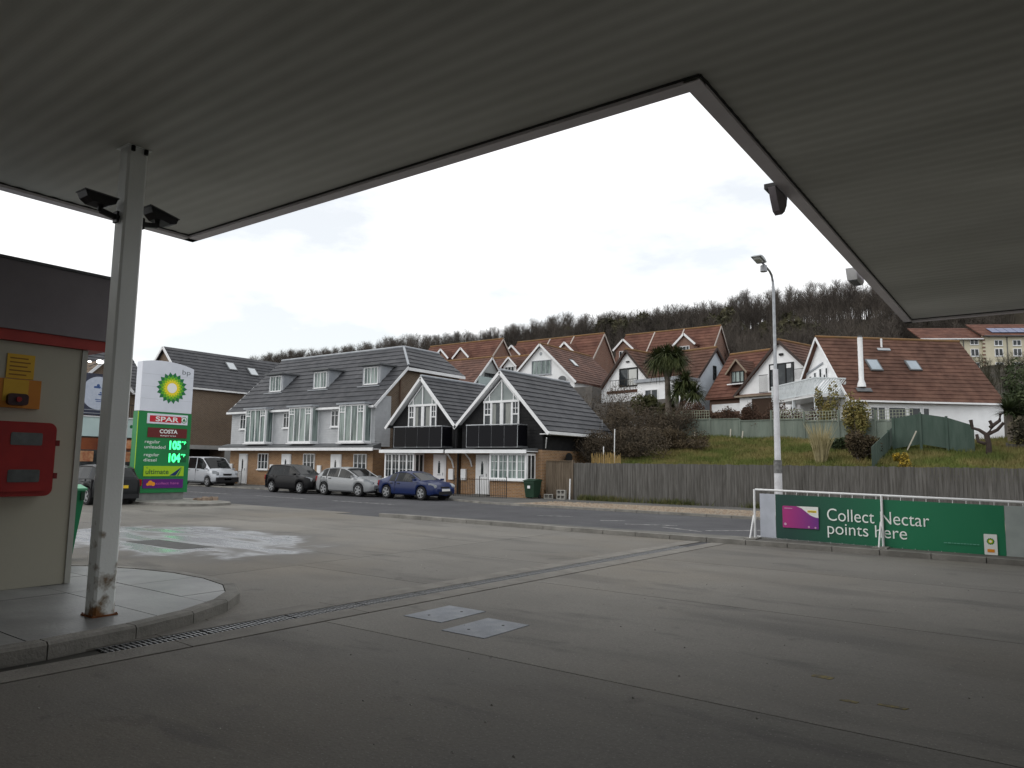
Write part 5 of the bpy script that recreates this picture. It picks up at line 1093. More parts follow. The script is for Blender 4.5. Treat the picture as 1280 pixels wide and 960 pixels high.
mb.b3(1.0, 2.25, -.42, -.37, 8.6, 8.63); mb.build('juliet_rail', blackmetal, Ch)
MB().b3(-.05, .25, -.12, 0, 9.75, 9.9).build('outside_light', dark, Ch)
for a, b_ in ((-2.4, -.7), (.9, 2.6)): MB().b3(a, b_, -.03, .01, 4.6, 6.8).build('dark_opening', mat('dark brown boarding', (.05, .03, .02), .8), Ch)
gabled(Ch, (-6.4, 3.3, 0), Y, -X, 3.0, 5.9, 3, 7.45, 10.85, mat('brown boarding', (.13, .08, .06), .8), redtile2, 13, .35, .2, bb)
MB().b3(-6.2, -3.6, .28, .32, 6.0, 6.6).build('white_lintel', white, Ch)
dm = MB().prism(F((-3.95, .55, 0), X, -Y), [(-.75, 8.1), (.75, 8.1), (.75, 9.0), (0, 9.85), (-.75, 9.0)], -2.6, 0).build('dormer', mat('brown boarding', (.13, .08, .06)), Ch)
mb = MB()
for s in (-1, 1): roof_slope(mb, (-3.95+s*.95, .3, 8.9), (-3.95+s*.95, 3.2, 8.9), (-3.95, 3.4, 9.98), (-3.95, .3, 9.98), 5, .04)
mb.build('dormer_roof', redtile, dm); mb = MB()
for s in (-1, 1): mb.bar((-3.95+s*.95, .28, 8.84), (-3.95, .28, 9.92), .04, .12)
mb.build('dormer_bargeboard', mat('pale brown band', (.25, .2, .15)), dm)
window(Ch, F((-4.5, .55, 8.2), X, -Y), 1.1, .85, 3, 1, M=dark, G=curtain, name='dormer_window'); MB().b3(-4.75, -3.15, .25, .5, 8.02, 8.1).build('dormer_apron', white, Ch)
# D
D_ = thing('chalet_house', 'white gabled house with dark window behind the palm tree', 'house', (-30.05, 58.96, -.238), R(-12))
D_.scale = (1.14,)*3
gabled(D_, (0, 0, 0), X, -Y, 2.75, 6, 3.5, 7.95, 10.97, whitewall, redtile, 12, .3, .25, bb)
window(D_, F((-.81, 0, 8.0), X, -Y), 1.85, 1.5, 2, 1, M=dark, fw_=.08, name='patio_door', sill=False); MB().b3(.05, .95, -.05, -.01, 8.1, 9.35).build('blind', mat('pale blind', (.55, .56, .54), .8), D_)
MB().b3(-.1, .2, -.1, 0, 9.95, 10.05).build('outside_light', dark, D_)
mb = MB()
for k in range(10): mb.b3(-1.4+k*.29, -1.38+k*.29, -.5, -.48, 7.6, 8.5)
mb.b3(-1.4, 1.25, -.52, -.47, 8.5, 8.54); mb.build('juliet_rail', blackmetal, D_)
gabled(D_, (5.9, 3.2, 0), Y, X, 2.95, 8.0, 3.5, 7.95, 10.85, mat('pale blue white render', (.62, .68, .74), .85, (.55, .6, .66), 2), redtile, 12, .3, .2, bb)
window(D_, F((5.9, 2.9, 8.35), Y, X), .42, 1.1, 1, 2, M=dark, name='window', sill=False)
MB().b3(2.4, 6.2, -1.8, .4, 3.5, 7.95).build('flat_roofed_extension', whitewall, D_); MB().b3(2.2, 6.4, -2.0, .45, 7.955, 8.2).build('flat_roof', leadgrey, D_)
MB().b3(-3.6, 6.8, -3.0, -2.8, 5.0, 6.5).build('terrace_wall', mat('grey garden wall', (.13, .12, .11), .9, (.09, .085, .08), 2), D_)
window(D_, F((3.1, -1.8, 6.3), X, -Y), 1.2, 1.1, 2, 1)
# E
E_ = thing('chalet_house', 'white gabled house with a wide pale window above the black houses', 'house', (-37.4, 55.83, -.051), 0)
E_.scale = (1.03,)*3
gabled(E_, (0, 0, 0), X, -Y, 3.55, 9, 3, 9.3, 12.65, whitewall, mat('dark brown clay tile', (.085, .045, .035), .75, (.15, .08, .06), 1.6, bump=.6, bscale=7, big=.3), 14, .3, .25)
window(E_, F((-.97, 0, 9.85), X, -Y), 2.1, 1.3, 4, 1, M=leadgrey, G=curtain, name='window'); mb = MB(); disc(mb, F((0, -.01, 0), X, -Y), 0, 11.75, .16, .0, 14); mb.build('round_vent', leadgrey, E_)
t = MB(); disc(t, F((2.5, -.35, 9.25), X, (.2, -1, .2)), 0, 0, .42, .0, 18, sy=.75); t.bar((2.5, -.3, 9.2), (2.5, 0, 9.0), .05, .05); t.build('satellite_dish', darkgrey, E_)
MB().b3(3.3, 5.4, -.2, 1.5, 3, 8.5).build('side_extension', mat('grey garden wall', (.15, .14, .13)), E_)
gabled(E_, (-9.0, 3.4, 0), Y, -X, 3.1, 8.8, 3, 9.6, 12.3, brick2, mat('dark brown clay tile', (.085, .045, .035)), 12, .3, .2)
dm = MB().prism(F((-3.85, .5, 0), X, -Y), [(-.75, 9.9), (.75, 9.9), (.75, 10.95), (0, 11.65), (-.75, 10.95)], -2.5, 0).build('dormer', whitewall, E_)
mb = MB()
for s in (-1, 1): roof_slope(mb, (-3.85+s*.95, .25, 10.85), (-3.85+s*.95, 3, 10.85), (-3.85, 3.2, 11.8), (-3.85, .25, 11.8), 5, .04)
mb.build('dormer_roof', redtile, dm); mb = MB()
for s in (-1, 1): mb.bar((-3.85+s*.95, .23, 10.8), (-3.85, .23, 11.75), .04, .14)
mb.build('dormer_bargeboard', white, dm); window(E_, F((-4.4, .5, 10.1), X, -Y), 1.1, .8, 3, 1, name='dormer_window')
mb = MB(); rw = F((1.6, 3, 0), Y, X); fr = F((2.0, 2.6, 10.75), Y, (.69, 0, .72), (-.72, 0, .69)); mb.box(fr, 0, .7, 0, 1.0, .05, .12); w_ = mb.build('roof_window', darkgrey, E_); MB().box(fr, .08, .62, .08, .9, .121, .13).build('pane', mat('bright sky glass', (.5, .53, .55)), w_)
# F
F_ = thing('chalet_house', 'pale gabled house with a glazed balcony at the left of the hillside row', 'house', (-42.5, 54.76, 0), 0)
gabled(F_, (0, 0, 0), Y, X, 2.8, 8.5, 3, 9.1, 11.95, mat('pale grey render', (.40, .42, .42), .85, (.33, .35, .35), 1), mat('dark brown clay tile', (.085, .045, .035)), 12, .3, .2)
window(F_, F((.0, -.9, 9.1), Y, X), 1.6, 1.3, 2, 1, M=dark, name='patio_door', sill=False); MB().b3(.5, .54, -2.4, 1.4, 8.9, 9.9).build('balcony_glass', mat('pale balcony glass', (.35, .42, .42), .1), F_); MB().b3(0, .6, -2.4, 1.4, 8.75, 8.88).build('balcony_deck', leadgrey, F_)
for dxx in (-4.2, -7.0):
    dm = MB().prism(F((dxx, -2.7, 0), X, -Y), [(-.8, 9.2), (.8, 9.2), (.8, 10.4), (-.8, 10.4)], -2.2, 0).build('dormer', mat('pale grey render', (.4, .42, .42)), F_); MB().b3(dxx-.95, dxx+.95, -3.0, -.8, 10.4, 10.52).build('dormer_roof', darkgrey, dm); window(F_, F((dxx-.55, -2.7, 9.4), X, -Y), 1.1, .85, 3, 1, name='dormer_window')
# rear rows
def rear(label, loc, apex, w, sl_, L_, gablets, strips, rm, k=1.):
    t = thing('brick_house', label, 'house', (loc[0]*k, loc[1]*k, 1.7*(1-k)), 0, 'red brick houses in the upper row'); t.scale = (k,)*3
    ze = apex-w*sl_; zb = hzf(loc[0]-L_/2, loc[1])-1.5
    gabled(t, (0, 0, 0), Y, X, w-.3, L_, zb, ze+.3*sl_, apex, brick2, rm, 13, .3, .15, barge=mat('pale verge', (.45, .40, .36), .7))
    for gx_, gz in gablets:
        fy = -(w-.9); gw = 1.15; z0 = gz-gw*.95
        dm = MB().prism(F((gx_, fy, 0), X, -Y), [(-gw+.15, z0-1.4), (gw-.15, z0-1.4), (gw-.15, z0+.05), (0, gz-.12), (-gw+.15, z0+.05)], -2.3, 0).build('gablet', brick2, t)
        mb = MB()
        for s in (-1, 1): roof_slope(mb, (gx_+s*gw, fy-.2, z0), (gx_+s*gw, fy+2.2, z0), (gx_, fy+2.6, gz), (gx_, fy-.2, gz), 5, .04)
        mb.build('gablet_roof', rm, dm); mb = MB()
        for s in (-1, 1): mb.bar((gx_+s*(gw+.1), fy-.22, z0-.12), (gx_, fy-.22, gz-.03), .05, .2)
        mb.build('gablet_bargeboard', white, dm); window(t, F((gx_-.55, fy, z0-1.0), X, -Y), 1.1, .8, 3, 1, name='window')
    mb = MB()
    for sx in strips: mb.bar((sx, -w+.1, ze+.2), (sx, 0, apex+.1), .12, .08)
    if strips: mb.build('party_wall_verge', mat('pale verge', (.45, .4, .36)), t)
    return t
rear('upper red brick house row with party wall strips, behind the palm tree', (-27.3, 75.1, 0), 16.84, 4.3, 1.14, 11.2, ((-9.7, 15.75), (-2.6, 15.7)), (-7.5, -4.0), redtile2, 1.12)
rear('upper red brick house row behind the white house with the wide window', (-38.4, 69.6, 0), 16.2, 4.0, 1.2, 11.6, ((-10.1, 15.3), (-3.0, 15.05)), (-6.9, -3.7), redtile2, 1.08)
rear('upper red brick house row farthest to the left on the hillside', (-50.4, 67.1, 0), 16.3, 3.6, 1.12, 11.3, ((-7.0, 15.3), (-3.9, 15.2)), (), redtile2)
# small white caravan-like roof at far right edge
t = thing('flat_roofed_garage', 'low white garage roof at the right edge beyond the hedge', 'garage', (1.2, 50, hzf(1.2, 50)-.3)); mb = MB(); mb.b3(-2, 4, 0, 5, 0, 1.15); mb.build('wall', cw, t); MB().b3(-2.2, 4.2, -.2, 5.2, 1.152, 1.35).build('roof', white, t)

# far flats
AP = thing('apartment_block', 'cream three storey apartment block with solar panels at the far right', 'building', (-6.7, 139.0, 17.8), R(30))
mb = MB(); mb.b3(-9.5, -.3, .25, 10, 0, 5.45); mb.b3(-.3, 16, 0, 10, 0, 5.9); mb.build('wall', cream, AP)
mb = MB(); roof_slope(mb, (-10, -.3, 5.4), (-.3, -.3, 5.4), (-.3, 4.5, 8.0), (-10, 4.5, 8.0), 7, .06); roof_slope(mb, (-.6, -.5, 5.85), (16.4, -.5, 5.85), (16.4, 4.5, 8.6), (-.6, 4.5, 8.6), 7, .06); mb.build('roof', redtile2, AP)
MB().b3(-10, -.35, -.45, -.3, 5.25, 5.42).build('gutter', white, AP); MB().b3(-.3, 16.4, -.65, -.5, 5.7, 5.85).build('gutter', darkgrey, AP)
for k in range(9):
    fr = F((1.4+k*1.3, .35, 6.42), X, (0, -.48, .88), (0, .88, .48)); 
    for j in (0, 1): MB().box(fr, 0, 1.22, j*1.1, j*1.1+1.04, .05, .12).build('solar_panel', solar, AP)
for k in range(9): MB().b3(-.36 if k % 2 else -.46, .02, -.06, .0, .25+k*.6, .5+k*.6).build('quoin', brick2, AP)
for xx in (-8, -5.2, -2.15, 1.4, 4.2, 7.2, 10, 13):
    for z0 in (-.1 if False else .2, 2.55, 4.45 if xx < 0 else 4.25):
        if z0 < 1 and xx < 0 and False: continue
        yy = .25 if xx < 0 else 0; window(AP, F((xx, yy, z0 if z0 > 1 else .3), X, -Y), 1.3, 1.25 if z0 < 4 else .95, 2, 1, fw_=.1, name='window')
for xx in (3.35, 8.9): MB().tube([(xx, -.08, 0), (xx, -.08, 5.7)], .06, 6).build('downpipe', darkgrey, AP)
MB().tube([(-3.2, .15, 0), (-3.2, .15, 5.2)], .06, 6).build('downpipe', darkgrey, AP)

# ================================================================ GARDEN FENCES AND TRELLIS
def gz(x, y): return hzf(x, y)
gf = thing('garden_fence', 'pale green boarded fence with trellis across the top of the grass bank', 'fence')
x = -20.0
while x < -6.2:
    L_ = 1.83; z0 = gz(x+.9, 43)-.05
    mb = MB(); a = 0
    while a < L_-.03: mb.b3(x+a, x+min(a+.142, L_), 43.0+random.uniform(0, .008), 43.02, z0, z0+1.12+random.uniform(-.01, .01)); a += .145
    mb.build('board_panel', fencegreen, gf, kind='stuff')
    MB().b3(x-.04, x+.04, 42.95, 43.06, z0-.3, z0+(1.72 if (x < -16.8 or x > -14.0) else 1.25)).build('post', fencegreen, gf)
    MB().b3(x+.04, x+L_-.04, 42.96, 43.04, z0+1.13, z0+1.18).build('capping', fencegreen, gf)
    if x < -16.8 or x > -12.7:
        mb = MB()
        for k in range(12): mb.b3(x+.06+k*.155, x+.085+k*.155, 42.985, 43.0, z0+1.18, z0+1.72)
        for k in range(4): mb.b3(x+.04, x+L_-.04, 43.001, 43.016, z0+1.2+k*.165, z0+1.225+k*.165)
        mb.build('trellis_panel', trellism, gf)
    x += L_
base(gf, (-13, 43, 3.3))
def pfence(name, label, pts, h, M):
    t = thing(name, label, 'fence')
    for (a, b) in zip(pts[:-1], pts[1:]):
        a, b = Vector(a), Vector(b); d = (b-a); n = max(1, int(Vector((d.x, d.y)).length/.15)); fr = None
        dirn = Vector((d.x, d.y, 0)).normalized(); nn = Vector((dirn.y, -dirn.x, 0)); mb = MB()
        for i in range(n):
            p = a.lerp(b, i/n); q = a.lerp(b, (i+1.0)/n); off = nn*random.uniform(0, .01)
            P = [p+off, q+off, q+off+Z*(h if not callable(h) else h((q-a).length)), p+off+Z*(h if not callable(h) else h((p-a).length))]; mb.poly(P); mb.poly([v-nn*.02 for v in P])
            for e in range(4): mb.poly([P[e], P[(e+1) % 4], P[(e+1) % 4]-nn*.02, P[e]-nn*.02])
        mb.build('board_panel', M, t, kind='stuff'); MB().b3(a.x-.05, a.x+.05, a.y-.05, a.y+.05, a.z-.3, a.z+(h if not callable(h) else h(0))+.05).build('post', M, t)
    base(t, pts[0]); return t
pfence('garden_fence', 'dark green boarded fence stepping down the bank towards the road fence', [(-6.15, 43, gz(-6.1, 43)), (-5.9, 38.5, gz(-5.9, 38.5)-.05), (-5.75, 33.2, gz(-5.75, 33.2)-.05)], 1.05, fencegreen2)
pfence('garden_fence', 'mid green boarded fence with sloping top before the white chalet wall', [(-5.7, 38.6, 2.75), (-4.55, 38.5, 2.95), (-3.5, 38.5, 2.75), (-2.45, 38.5, 2.35)], 1.42, fencegreen2)
pfence('garden_fence', 'low brown fence at the right edge beside the shrubs', [(-1.3, 40, 2.45), (3, 40, 2.3)], .55, fencewood)
for k, (x, y, dxx, h) in enumerate(((-5.15, 38.2, .45, 1.0), (-15.0, 42.7, .0, .55), (-14.3, 42.7, .03, .5), (-17.2, 42.6, 0, .4))):
    z = gz(x, y); MB().bar((x, y, z), (x+dxx, y+.1, z+h), .09, .05).build('timber_offcut', mat('pale raw timber', (.45, .42, .35), .8), label=['pale plank leaning on the mid green sloping fence', 'left one of two short white stakes at the pale green fence foot', 'right one of two short white stakes at the pale green fence foot', 'lone short stake at the left end of the pale green fence'][k], cat='stake')

# ================================================================ PLANTS
def leaves(pts, size, rng, up=0., aspect=.45):
    "pts: n x 3 -> random leaf quads"
    n = len(pts); d = rng.normal(size=(n, 3)); d[:, 2] += up; d /= np.linalg.norm(d, axis=1)[:, None]; e = np.cross(d, rng.normal(size=(n, 3))); e /= np.linalg.norm(e, axis=1)[:, None]
    s = size*(.6+.8*rng.random(n))[:, None]; v = np.stack([pts-d*s, pts+e*s*aspect, pts+d*s, pts-e*s*aspect], 1).reshape(-1, 3)
    return v
def mesh_quads(name, v, M, parent=None, **kw):
    n = len(v)//4; me = bpy.data.meshes.new(name); me.vertices.add(n*4); me.vertices.foreach_set('co', v.astype(np.float32).ravel()); me.loops.add(n*4); me.loops.foreach_set('vertex_index', np.arange(n*4, dtype=np.int32)); me.polygons.add(n); me.polygons.foreach_set('loop_start', np.arange(0, n*4, 4, dtype=np.int32)); me.update(calc_edges=True); me.validate()
    me.materials.append(M); o = bpy.data.objects.new(name, me); COL.objects.link(o); o.parent = parent; return tag(o, **kw)
def bush(name, label, c, r, n, size, M, cat='shrub', lumps=7, twigs=24, up=.2, group=None, tw=None):
    rng = np.random.default_rng(int(abs(c[0]*97+c[1]*31+n))); z0 = gz(c[0], c[1])-.05 if len(c) < 3 else c[2]
    t = thing(name, label, cat, (c[0], c[1], z0), 0, group); P = []
    for k in range(lumps):
        q = rng.normal(size=3)*np.array(r)*.38; q[2] = abs(q[2])*.9+r[2]*.45; q[2] = min(q[2], r[2]*1.2); rr_ = np.array(r)*rng.uniform(.32, .6); m_ = n//lumps
        s = rng.normal(size=(m_, 3)); s /= np.linalg.norm(s, axis=1)[:, None]; P.append(q+s*rr_*(rng.random(m_)[:, None]**.35))
    P = np.concatenate(P); P = P[P[:, 2] > 0]; mesh_quads('foliage', leaves(P, size, rng, up), M, t)
    mb = MB()
    for k in range(twigs):
        a = rng.uniform(0, 6.28); e = P[rng.integers(len(P))]*1.12; mb.tube([(math.cos(a)*.08, math.sin(a)*.08, 0), tuple(e*.5+np.array([0, 0, .1])), tuple(e)], [.03, .018, .006], 4, cap=False)
    mb.build('branches', tw or bark, t); return t
brown = mat('brown winter foliage', (.058, .047, .033), .95, (.11, .085, .058), 1.5, big=.3, bigscale=.8); olive = mat('olive foliage', (.055, .065, .025), .8, (.11, .11, .045), 1.8, big=.25, bigscale=.8)
reddish = mat('reddish brown hedge', (.075, .042, .03), .95, (.12, .075, .052), 1.2, big=.3, bigscale=.7); ivy = mat('yellow green ivy', (.14, .14, .04), .7, (.22, .17, .06), 2.5); darkg = mat('dark green foliage', (.022, .035, .014), .7, (.05, .065, .025), 2)
bs = [((-21.2, 40.5), (2.0, 1.5, 3.0), brown, 'tall brown bramble thicket directly behind the end house roof'), ((-19.2, 38.0), (1.9, 1.5, 2.2), brown, 'brown bramble thicket between the end house and the pale green fence'), ((-18.6, 42.0), (1.7, 1.3, 1.4), brown, 'brown bramble thicket beneath the palm tree'),
      ((-17.6, 35.0), (1.6, 1.2, 1.15), brown, 'low brown bramble clump above the left end of the roadside fence'), ((-16.2, 37.8), (1.5, 1.1, .75), mat('russet bramble', (.06, .045, .026), .95, (.10, .075, .045), 1.8, big=.3), 'russet bramble clump at the left edge of the grass bank'), ((-19.4, 34.5), (1.3, 1.1, 1.5), brown, 'dark twiggy bush behind the reed screen'), ((-23.6, 44.0, 2.6), (2.9, 1.3, 3.0), brown, 'brown bush on the bank under the white gabled house with the dark window')]
for c, r, M, lb in bs: bush('bramble_bush', lb, c, r, 9000, .05, M, lumps=16, twigs=130, group='bramble bushes on the left of the bank')
hx = [(-18.4, 44.2), (-16.9, 43.9), (-15.4, 43.8), (-13.9, 43.8), (-12.6, 43.9)]
for k, c in enumerate(hx): bush('hedge_shrub', ['reddish brown hedge shrub by the palm trunk', 'reddish brown hedge shrub second from the palm, spilling over the pale green fence', 'reddish brown hedge shrub in the middle of the gap in the trellis', 'reddish brown hedge shrub left of the street lamp', 'reddish brown hedge shrub directly behind the street lamp'][k], c, (1.05, .6, 1.5), 9500, .055, reddish, lumps=9, twigs=110, group='reddish hedge over the pale green fence')
bush('hedge_shrub', 'reddish brown hedge shrub under the white balcony', (-10.8, 44.0), (1.2, .6, 1.15), 3600, .07, reddish, lumps=8, twigs=40, group='reddish hedge over the pale green fence')
bush('ivy_bush', 'yellow green ivy bush spilling over the trellis', (-8.0, 42.7), (.75, .5, 2.0), 2600, .08, ivy, lumps=7); bush('ivy_bush', 'small yellow green ivy clump under the white balcony', (-9.7, 43.5), (.6, .5, 2.05), 1300, .08, ivy, lumps=4)
bush('shrub', 'brown bush low on the bank beside the pampas grass', (-6.6, 35.2), (.8, .7, 1.15), 2400, .07, mat('russet bramble', (.1, .065, .035)), lumps=6)
bush('shrub', 'dark green clump under the ivy bush', (-8.0, 38.5), (.8, .6, .7), 1600, .08, darkg, lumps=5); bush('flowering_shrub', 'low shrub with yellow flowers just behind the roadside fence', (-4.6, 33.4), (.45, .4, .55), 900, .06, mat('yellow flowers', (.45, .30, .03), .7, (.10, .10, .03), 7), lumps=4)
bush('shrub', 'large dark evergreen shrub at the right edge below the flats', (-.6, 43.0), (1.5, 1.3, 2.6), 5200, .1, darkg, lumps=9); bush('shrub', 'dark shrub at the right edge behind the low brown fence', (-.2, 39.0), (1.2, .8, 1.5), 2600, .09, mat('dull brown shrub', (.05, .045, .03), .9, (.08, .07, .045), 2), lumps=6)
bush('shrub', 'olive bush on the terrace under the white gable beside the palm', (-22.3, 47.0, 4.9), (1.2, .8, 1.15), 2600, .12, olive, lumps=7); bush('shrub', 'olive bush closest to the palm trunk', (-21.0, 46.9, 4.8), (.8, .7, 1.0), 2000, .12, mat('straw and olive foliage', (.12, .10, .045), .8, (.06, .07, .03), 2), lumps=6)
def spray(mb, c, n, L_, w, rng, droop=.6, M=None, lo=-.9):
    for k in range(n):
        a = rng.uniform(0, 6.283); e = math.asin(rng.uniform(lo, .98)); d = Vector((math.cos(a)*math.cos(e), math.sin(a)*math.cos(e), math.sin(e))); l = L_*rng.uniform(.75, 1.1); sx = d.cross(Z).normalized()*w if abs(d.z) < .98 else X*w
        p0 = Vector(c); p1 = p0+d*l*.5; p2 = p0+d*l-Z*l*l*droop*.35
        mb.poly([p0-sx*.6, p0+sx*.6, p1+sx, p1-sx], M); mb.poly([p1-sx, p1+sx, p2], M)
pt = thing('palm_tree', 'cabbage palm with two spiky crowns before the white houses', 'palm tree', (-20.3, 46.0, 5.0)); rng = random.Random(3); pm = mat('cordyline leaf', (.03, .045, .016), .55, (.085, .095, .035), 2.5); 
mb = MB(); mb.tube([(0, 0, -1), (-.1, 0, 1.5), (-.15, 0, 2.8), (-.35, 0, 3.6), (-.5, 0, 4.2)], [.26, .2, .17, .13, .1], 10); mb.tube([(-.14, 0, 2.7), (.15, .1, 3.4), (.35, .1, 4.1)], [.13, .11, .09], 8); mb.tube([(.5, .3, -1), (.7, .3, 1.0), (1.0, .3, 2.2)], [.18, .14, .1], 8); mb.tube([(.7, .3, .8), (1.3, .2, 1.4), (1.6, .2, 1.9)], [.1, .08, .07], 8); mb.build('trunk', bark, pt, smooth=40)
for c, n, L_ in (((-.8, 0, 4.1), 620, 1.45), ((.45, .1, 4.15), 620, 1.4), ((-.1, -.2, 4.3), 420, 1.3), ((1.0, .3, 2.5), 460, 1.3), ((1.7, .2, 1.7), 360, 1.15), ((.6, 0, 1.9), 300, 1.1)):
    mb = MB(); spray(mb, c, n, L_, .034, rng); mb.build('crown', pm, pt)
t = thing('pampas_grass', 'tall dry pampas grass clump on the bank beside the lamp post', 'grass clump', (-8.2, 35.2, gz(-8.2, 35.2))); mb = MB(); rng = random.Random(5); pmm = mat('dry straw', (.36, .31, .18), .8, (.22, .19, .09), 3)
for k in range(260):
    a = rng.uniform(0, 6.28); l = rng.uniform(.7, 2.1); s = rng.uniform(.05, .35)*l; r0 = rng.uniform(0, .22); x0, y0 = math.cos(a)*r0, math.sin(a)*r0; w = .012
    p1 = Vector((x0+math.cos(a)*s*.5, y0+math.sin(a)*s*.5, l*.6)); p2 = Vector((x0+math.cos(a)*s*1.2, y0+math.sin(a)*s*1.2, l)); mb.poly([(x0-w, y0, 0), (x0+w, y0, 0), p1+X*w, p1-X*w]); mb.poly([p1-X*w, p1+X*w, p2])
mb.build('blades', pmm, t, kind='stuff'); 
t = thing('pollarded_tree', 'dark gnarled pollarded tree with stubby arms before the white wall', 'tree', (-1.9, 37.6, gz(-1.9, 37.6))); mb = MB(); dkb = mat('dark bark', (.035, .025, .022), .9, (.06, .045, .04), 5, bump=.6)
mb.tube([(0, 0, -.2), (.02, 0, .5), (-.05, 0, .95)], [.13, .10, .11], 8)
for q in ([(-.05, 0, .9), (-.3, 0, 1.1), (-.55, .1, 1.2), (-.6, .1, 1.55)], [(0, 0, .9), (.2, 0, 1.25), (.1, 0, 1.5)], [(0, 0, .9), (.35, .1, 1.1), (.6, 0, 1.4)], [(-.1, 0, .5), (-.35, -.1, .6), (-.4, 0, .9)], [(.1, 0, 1.2), (.45, .2, 1.5), (.5, .1, 1.8)]): mb.tube(q, [.08, .07, .065, .08][:len(q)], 7)
mb.build('trunk', dkb, t, smooth=50)
t = thing('yucca', 'spiky dark yucca beside the white chalet wall', 'plant', (-1.2, 41.5, gz(-1.2, 41.5))); mb = MB(); mb.tube([(0, 0, -.2), (0, 0, 1.3)], .12, 8); mb.build('trunk', bark, t); mb = MB(); spray(mb, (0, 0, 1.5), 260, .85, .03, rng, .2, lo=-.3); mb.build('crown', darkg, t)
# grass
def grass_tufts(name, label, n, fx, h, M):
    rng = np.random.default_rng(4); P = fx(rng, n); hh = h*(.5+rng.random(len(P))); a = rng.random(len(P))*6.28; w = .016; lean = rng.normal(size=(len(P), 2))*.45*h; z = np.zeros(len(P))
    dv = np.stack([np.cos(a)*w, np.sin(a)*w, z], 1); tip = P+np.stack([lean[:, 0], lean[:, 1], hh], 1); v = np.stack([P-dv, P+dv, tip+dv*.1, tip-dv*.1], 1).reshape(-1, 3); return mesh_quads(name, v, M, label=label, kind='stuff')
def fb_(rng, n):
    x = rng.uniform(-18.5, 4, n); y = rng.uniform(31.5, 43, n); return np.stack([x, y, hz(x, y)-.02], 1)
grass_tufts('grass', 'rough grass covering the bank behind the roadside fence', 110000, fb_, .17, blade)
def ff_(rng, n):
    x = rng.uniform(-18.5, 2, n); x = x[(np.sin(x*1.3)+np.sin(x*.7+1)+rng.normal(size=len(x))*.5 > -.1)]; y = 31.16-abs(rng.normal(size=len(x)))*.16; return np.stack([x, y, np.full(len(x), .06)], 1)
grass_tufts('weeds', 'weeds and grass along the foot of the roadside fence', 7000, ff_, .22, mat('weed green', (.06, .075, .02), .8, (.13, .12, .05), 2))

# ================================================================ WOODED HILL
def bare_tree(seed, h=9., nb=90, detail=1, wd=.03):
    rg = random.Random(seed); mb = MB(); ph = rg.uniform(0, 6)
    tr_ = [(0, 0, -1), (rg.uniform(-.2, .2), rg.uniform(-.2, .2), h*.35), (rg.uniform(-.5, .5), rg.uniform(-.5, .5), h*.62), (rg.uniform(-.6, .6), rg.uniform(-.6, .6), h*.88)]
    mb.tube(tr_, [.10, .08, .05, .02], 5, cap=False)
    for k in range(nb):
        t = rg.uniform(.28, 1); z = h*t*.88; i = 0 if z < h*.35 else (1 if z < h*.62 else 2); a = Vector(tr_[i]); b = Vector(tr_[i+1]); p = a.lerp(b, max(0, min(1, (z-a.z)/(b.z-a.z))))
        an = rg.uniform(0, 6.28); sp = rg.uniform(.3, 1.0); l = h*rg.uniform(.14, .32)*(1.25-t*.6); d = Vector((math.cos(an)*sp, math.sin(an)*sp, rg.uniform(.55, 1))).normalized(); q = p+d*l; s = Vector((-math.sin(an), math.cos(an), 0))*wd
        mb.poly([p-s, p+s, q]); 
        for _ in range(int(4*detail)):
            f = rg.uniform(.3, 1); p2 = p.lerp(q, f); d2 = (d+Vector((rg.gauss(0, .55), rg.gauss(0, .55), rg.gauss(.25, .3)))).normalized(); s2 = Vector((rg.gauss(0, 1), rg.gauss(0, 1), 0)).normalized()*wd*.7; q2 = p2+d2*rg.uniform(.4, 1.3); mb.poly([p2-s2, p2+s2, q2])
    return mb
from_p = lambda az, d: (math.sin(az)*d, math.cos(az)*d)
vars_ = []
for k in range(6):
    mb = bare_tree(k+1, 8.6, 210, 2.3, .015); me = bpy.data.meshes.new('bare_tree'); me.from_pydata(mb.v, [], mb.f); me.materials.append(twig); vars_.append(me)
rg = random.Random(11); K = 0
CR = [(-.98, 33), (-.88, 36), (-.80, 38)]
for k in range(250):
    u = k/250; x = -235+232*u+rg.uniform(-.9, .9); y = 159+rg.uniform(-5, 9); o = bpy.data.objects.new('bare_tree', vars_[rg.randrange(6)]); COL.objects.link(o); o.location = (x, y, hzf(x, y)-.2); s = rg.uniform(.80, 1.02)+.10*math.sin(x*.11); o.scale = (s*.95, s*.95, s*1.0); o.rotation_euler.z = rg.uniform(0, 6.28)
    tag(o, 'slender leafless tree standing among the skyline trees on the hill crest', 'tree', 'leafless trees along the hill crest')
lo = []
for k in range(5):
    mb = bare_tree(k+40, 7.5, 60, 1.5, .024); v = np.array(mb.v); q = []
    for f in mb.f: q.append([f[0], f[1], f[2], f[3] if len(f) > 3 else f[2]])
    lo.append((v, np.array(q)))
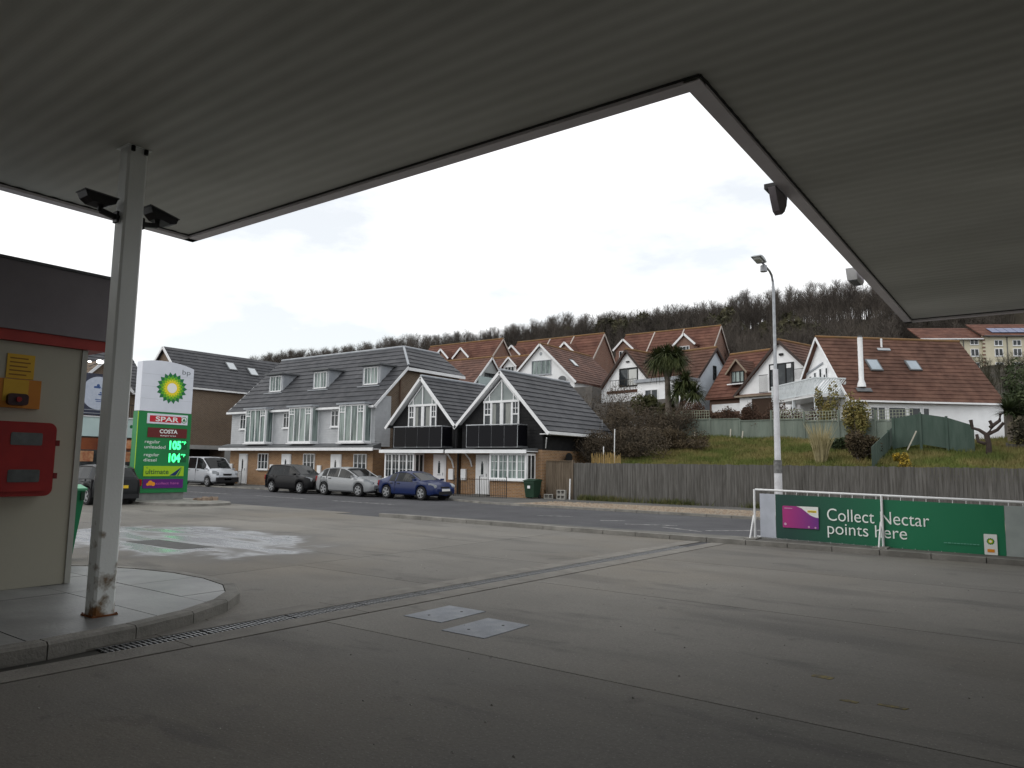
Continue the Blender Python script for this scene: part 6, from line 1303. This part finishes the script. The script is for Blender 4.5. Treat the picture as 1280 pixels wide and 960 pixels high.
def scatter(name, label, n, fn, M, sc=(.7, 1.1)):
    V, Q, off = [], [], 0; rng = np.random.default_rng(9)
    for k in range(n):
        x, y = fn(rng); v, q = lo[rng.integers(5)]; a = rng.uniform(0, 6.28); s = rng.uniform(*sc); c, s_ = math.cos(a)*s, math.sin(a)*s
        w = np.stack([v[:, 0]*c-v[:, 1]*s_+x, v[:, 0]*s_+v[:, 1]*c+y, v[:, 2]*s+hzf(x, y)], 1); V.append(w); Q.append(q+off); off += len(v)
    V = np.concatenate(V); Q = np.concatenate(Q); me = bpy.data.meshes.new(name); T = [tuple(r) if r[2] != r[3] else tuple(r[:3]) for r in Q.tolist()]; me.from_pydata(V.tolist(), [], T); me.materials.append(M); o = bpy.data.objects.new(name, me); COL.objects.link(o); tag(o, label=label, kind='stuff')
def slope_pt(rng):
    y = rng.uniform(84, 172); x0 = -1.45*y; return rng.uniform(x0, -.135*y-.8 if y < 148 else 4), y
scatter('woodland', 'dense leafless brown woodland covering the hillside below the crest', 2400, slope_pt, mat('woodland twigs', (.055, .047, .041), .95, (.095, .081, .068), .12, big=.35, bigscale=.05))
def crest_pt(rng): y = rng.uniform(146, 168); return rng.uniform(-115, -3), y
scatter('woodland', 'dark leafless wood thickening up to the hill crest on the right', 750, crest_pt, mat('woodland twigs', (.036, .030, .026)), (.6, .88))
def scrub(rng): y = rng.uniform(62, 134); return rng.uniform(-11, 22), y
scatter('scrub', 'dark scrub on the slope below the apartment block', 420, scrub, mat('scrub twigs', (.035, .035, .02), .95, (.058, .052, .032), .2, big=.3, bigscale=.1), (.22, .4))
rng_ = np.random.default_rng(21)
for k, (x, y, r) in enumerate(((-83, 150, 4.5), (-74, 146, 5), (-66, 150, 4), (-50, 140, 4.5), (-38, 138, 4), (-95, 152, 4), (-30, 120, 4))):
    bush('evergreen_tree', 'dark ivy clad crown in the hillside wood, '+('second from the left of seven', 'third from the left of seven', 'in the middle of the row of seven', 'third from the right', 'second from the right', 'leftmost of seven', 'rightmost, above the chalet flue')[k], (x, y, hzf(x, y)), (r, r, r*1.1), 1500, .5, mat('ivy clad crown', (.045, .045, .025), .9, (.075, .068, .038), .3), 'tree', 6, 6, group='evergreen crowns in the hillside wood')

for o in bpy.data.objects:
    if o.parent is None and o.type == 'EMPTY' and not o.get('seated') and o.location.z == 0 and o.get('category') == 'house' and o.location.length > 40:
        zb = hzf(o.location.x, o.location.y)
        for c in o.children: c.location.z -= zb
        o.location.z = zb
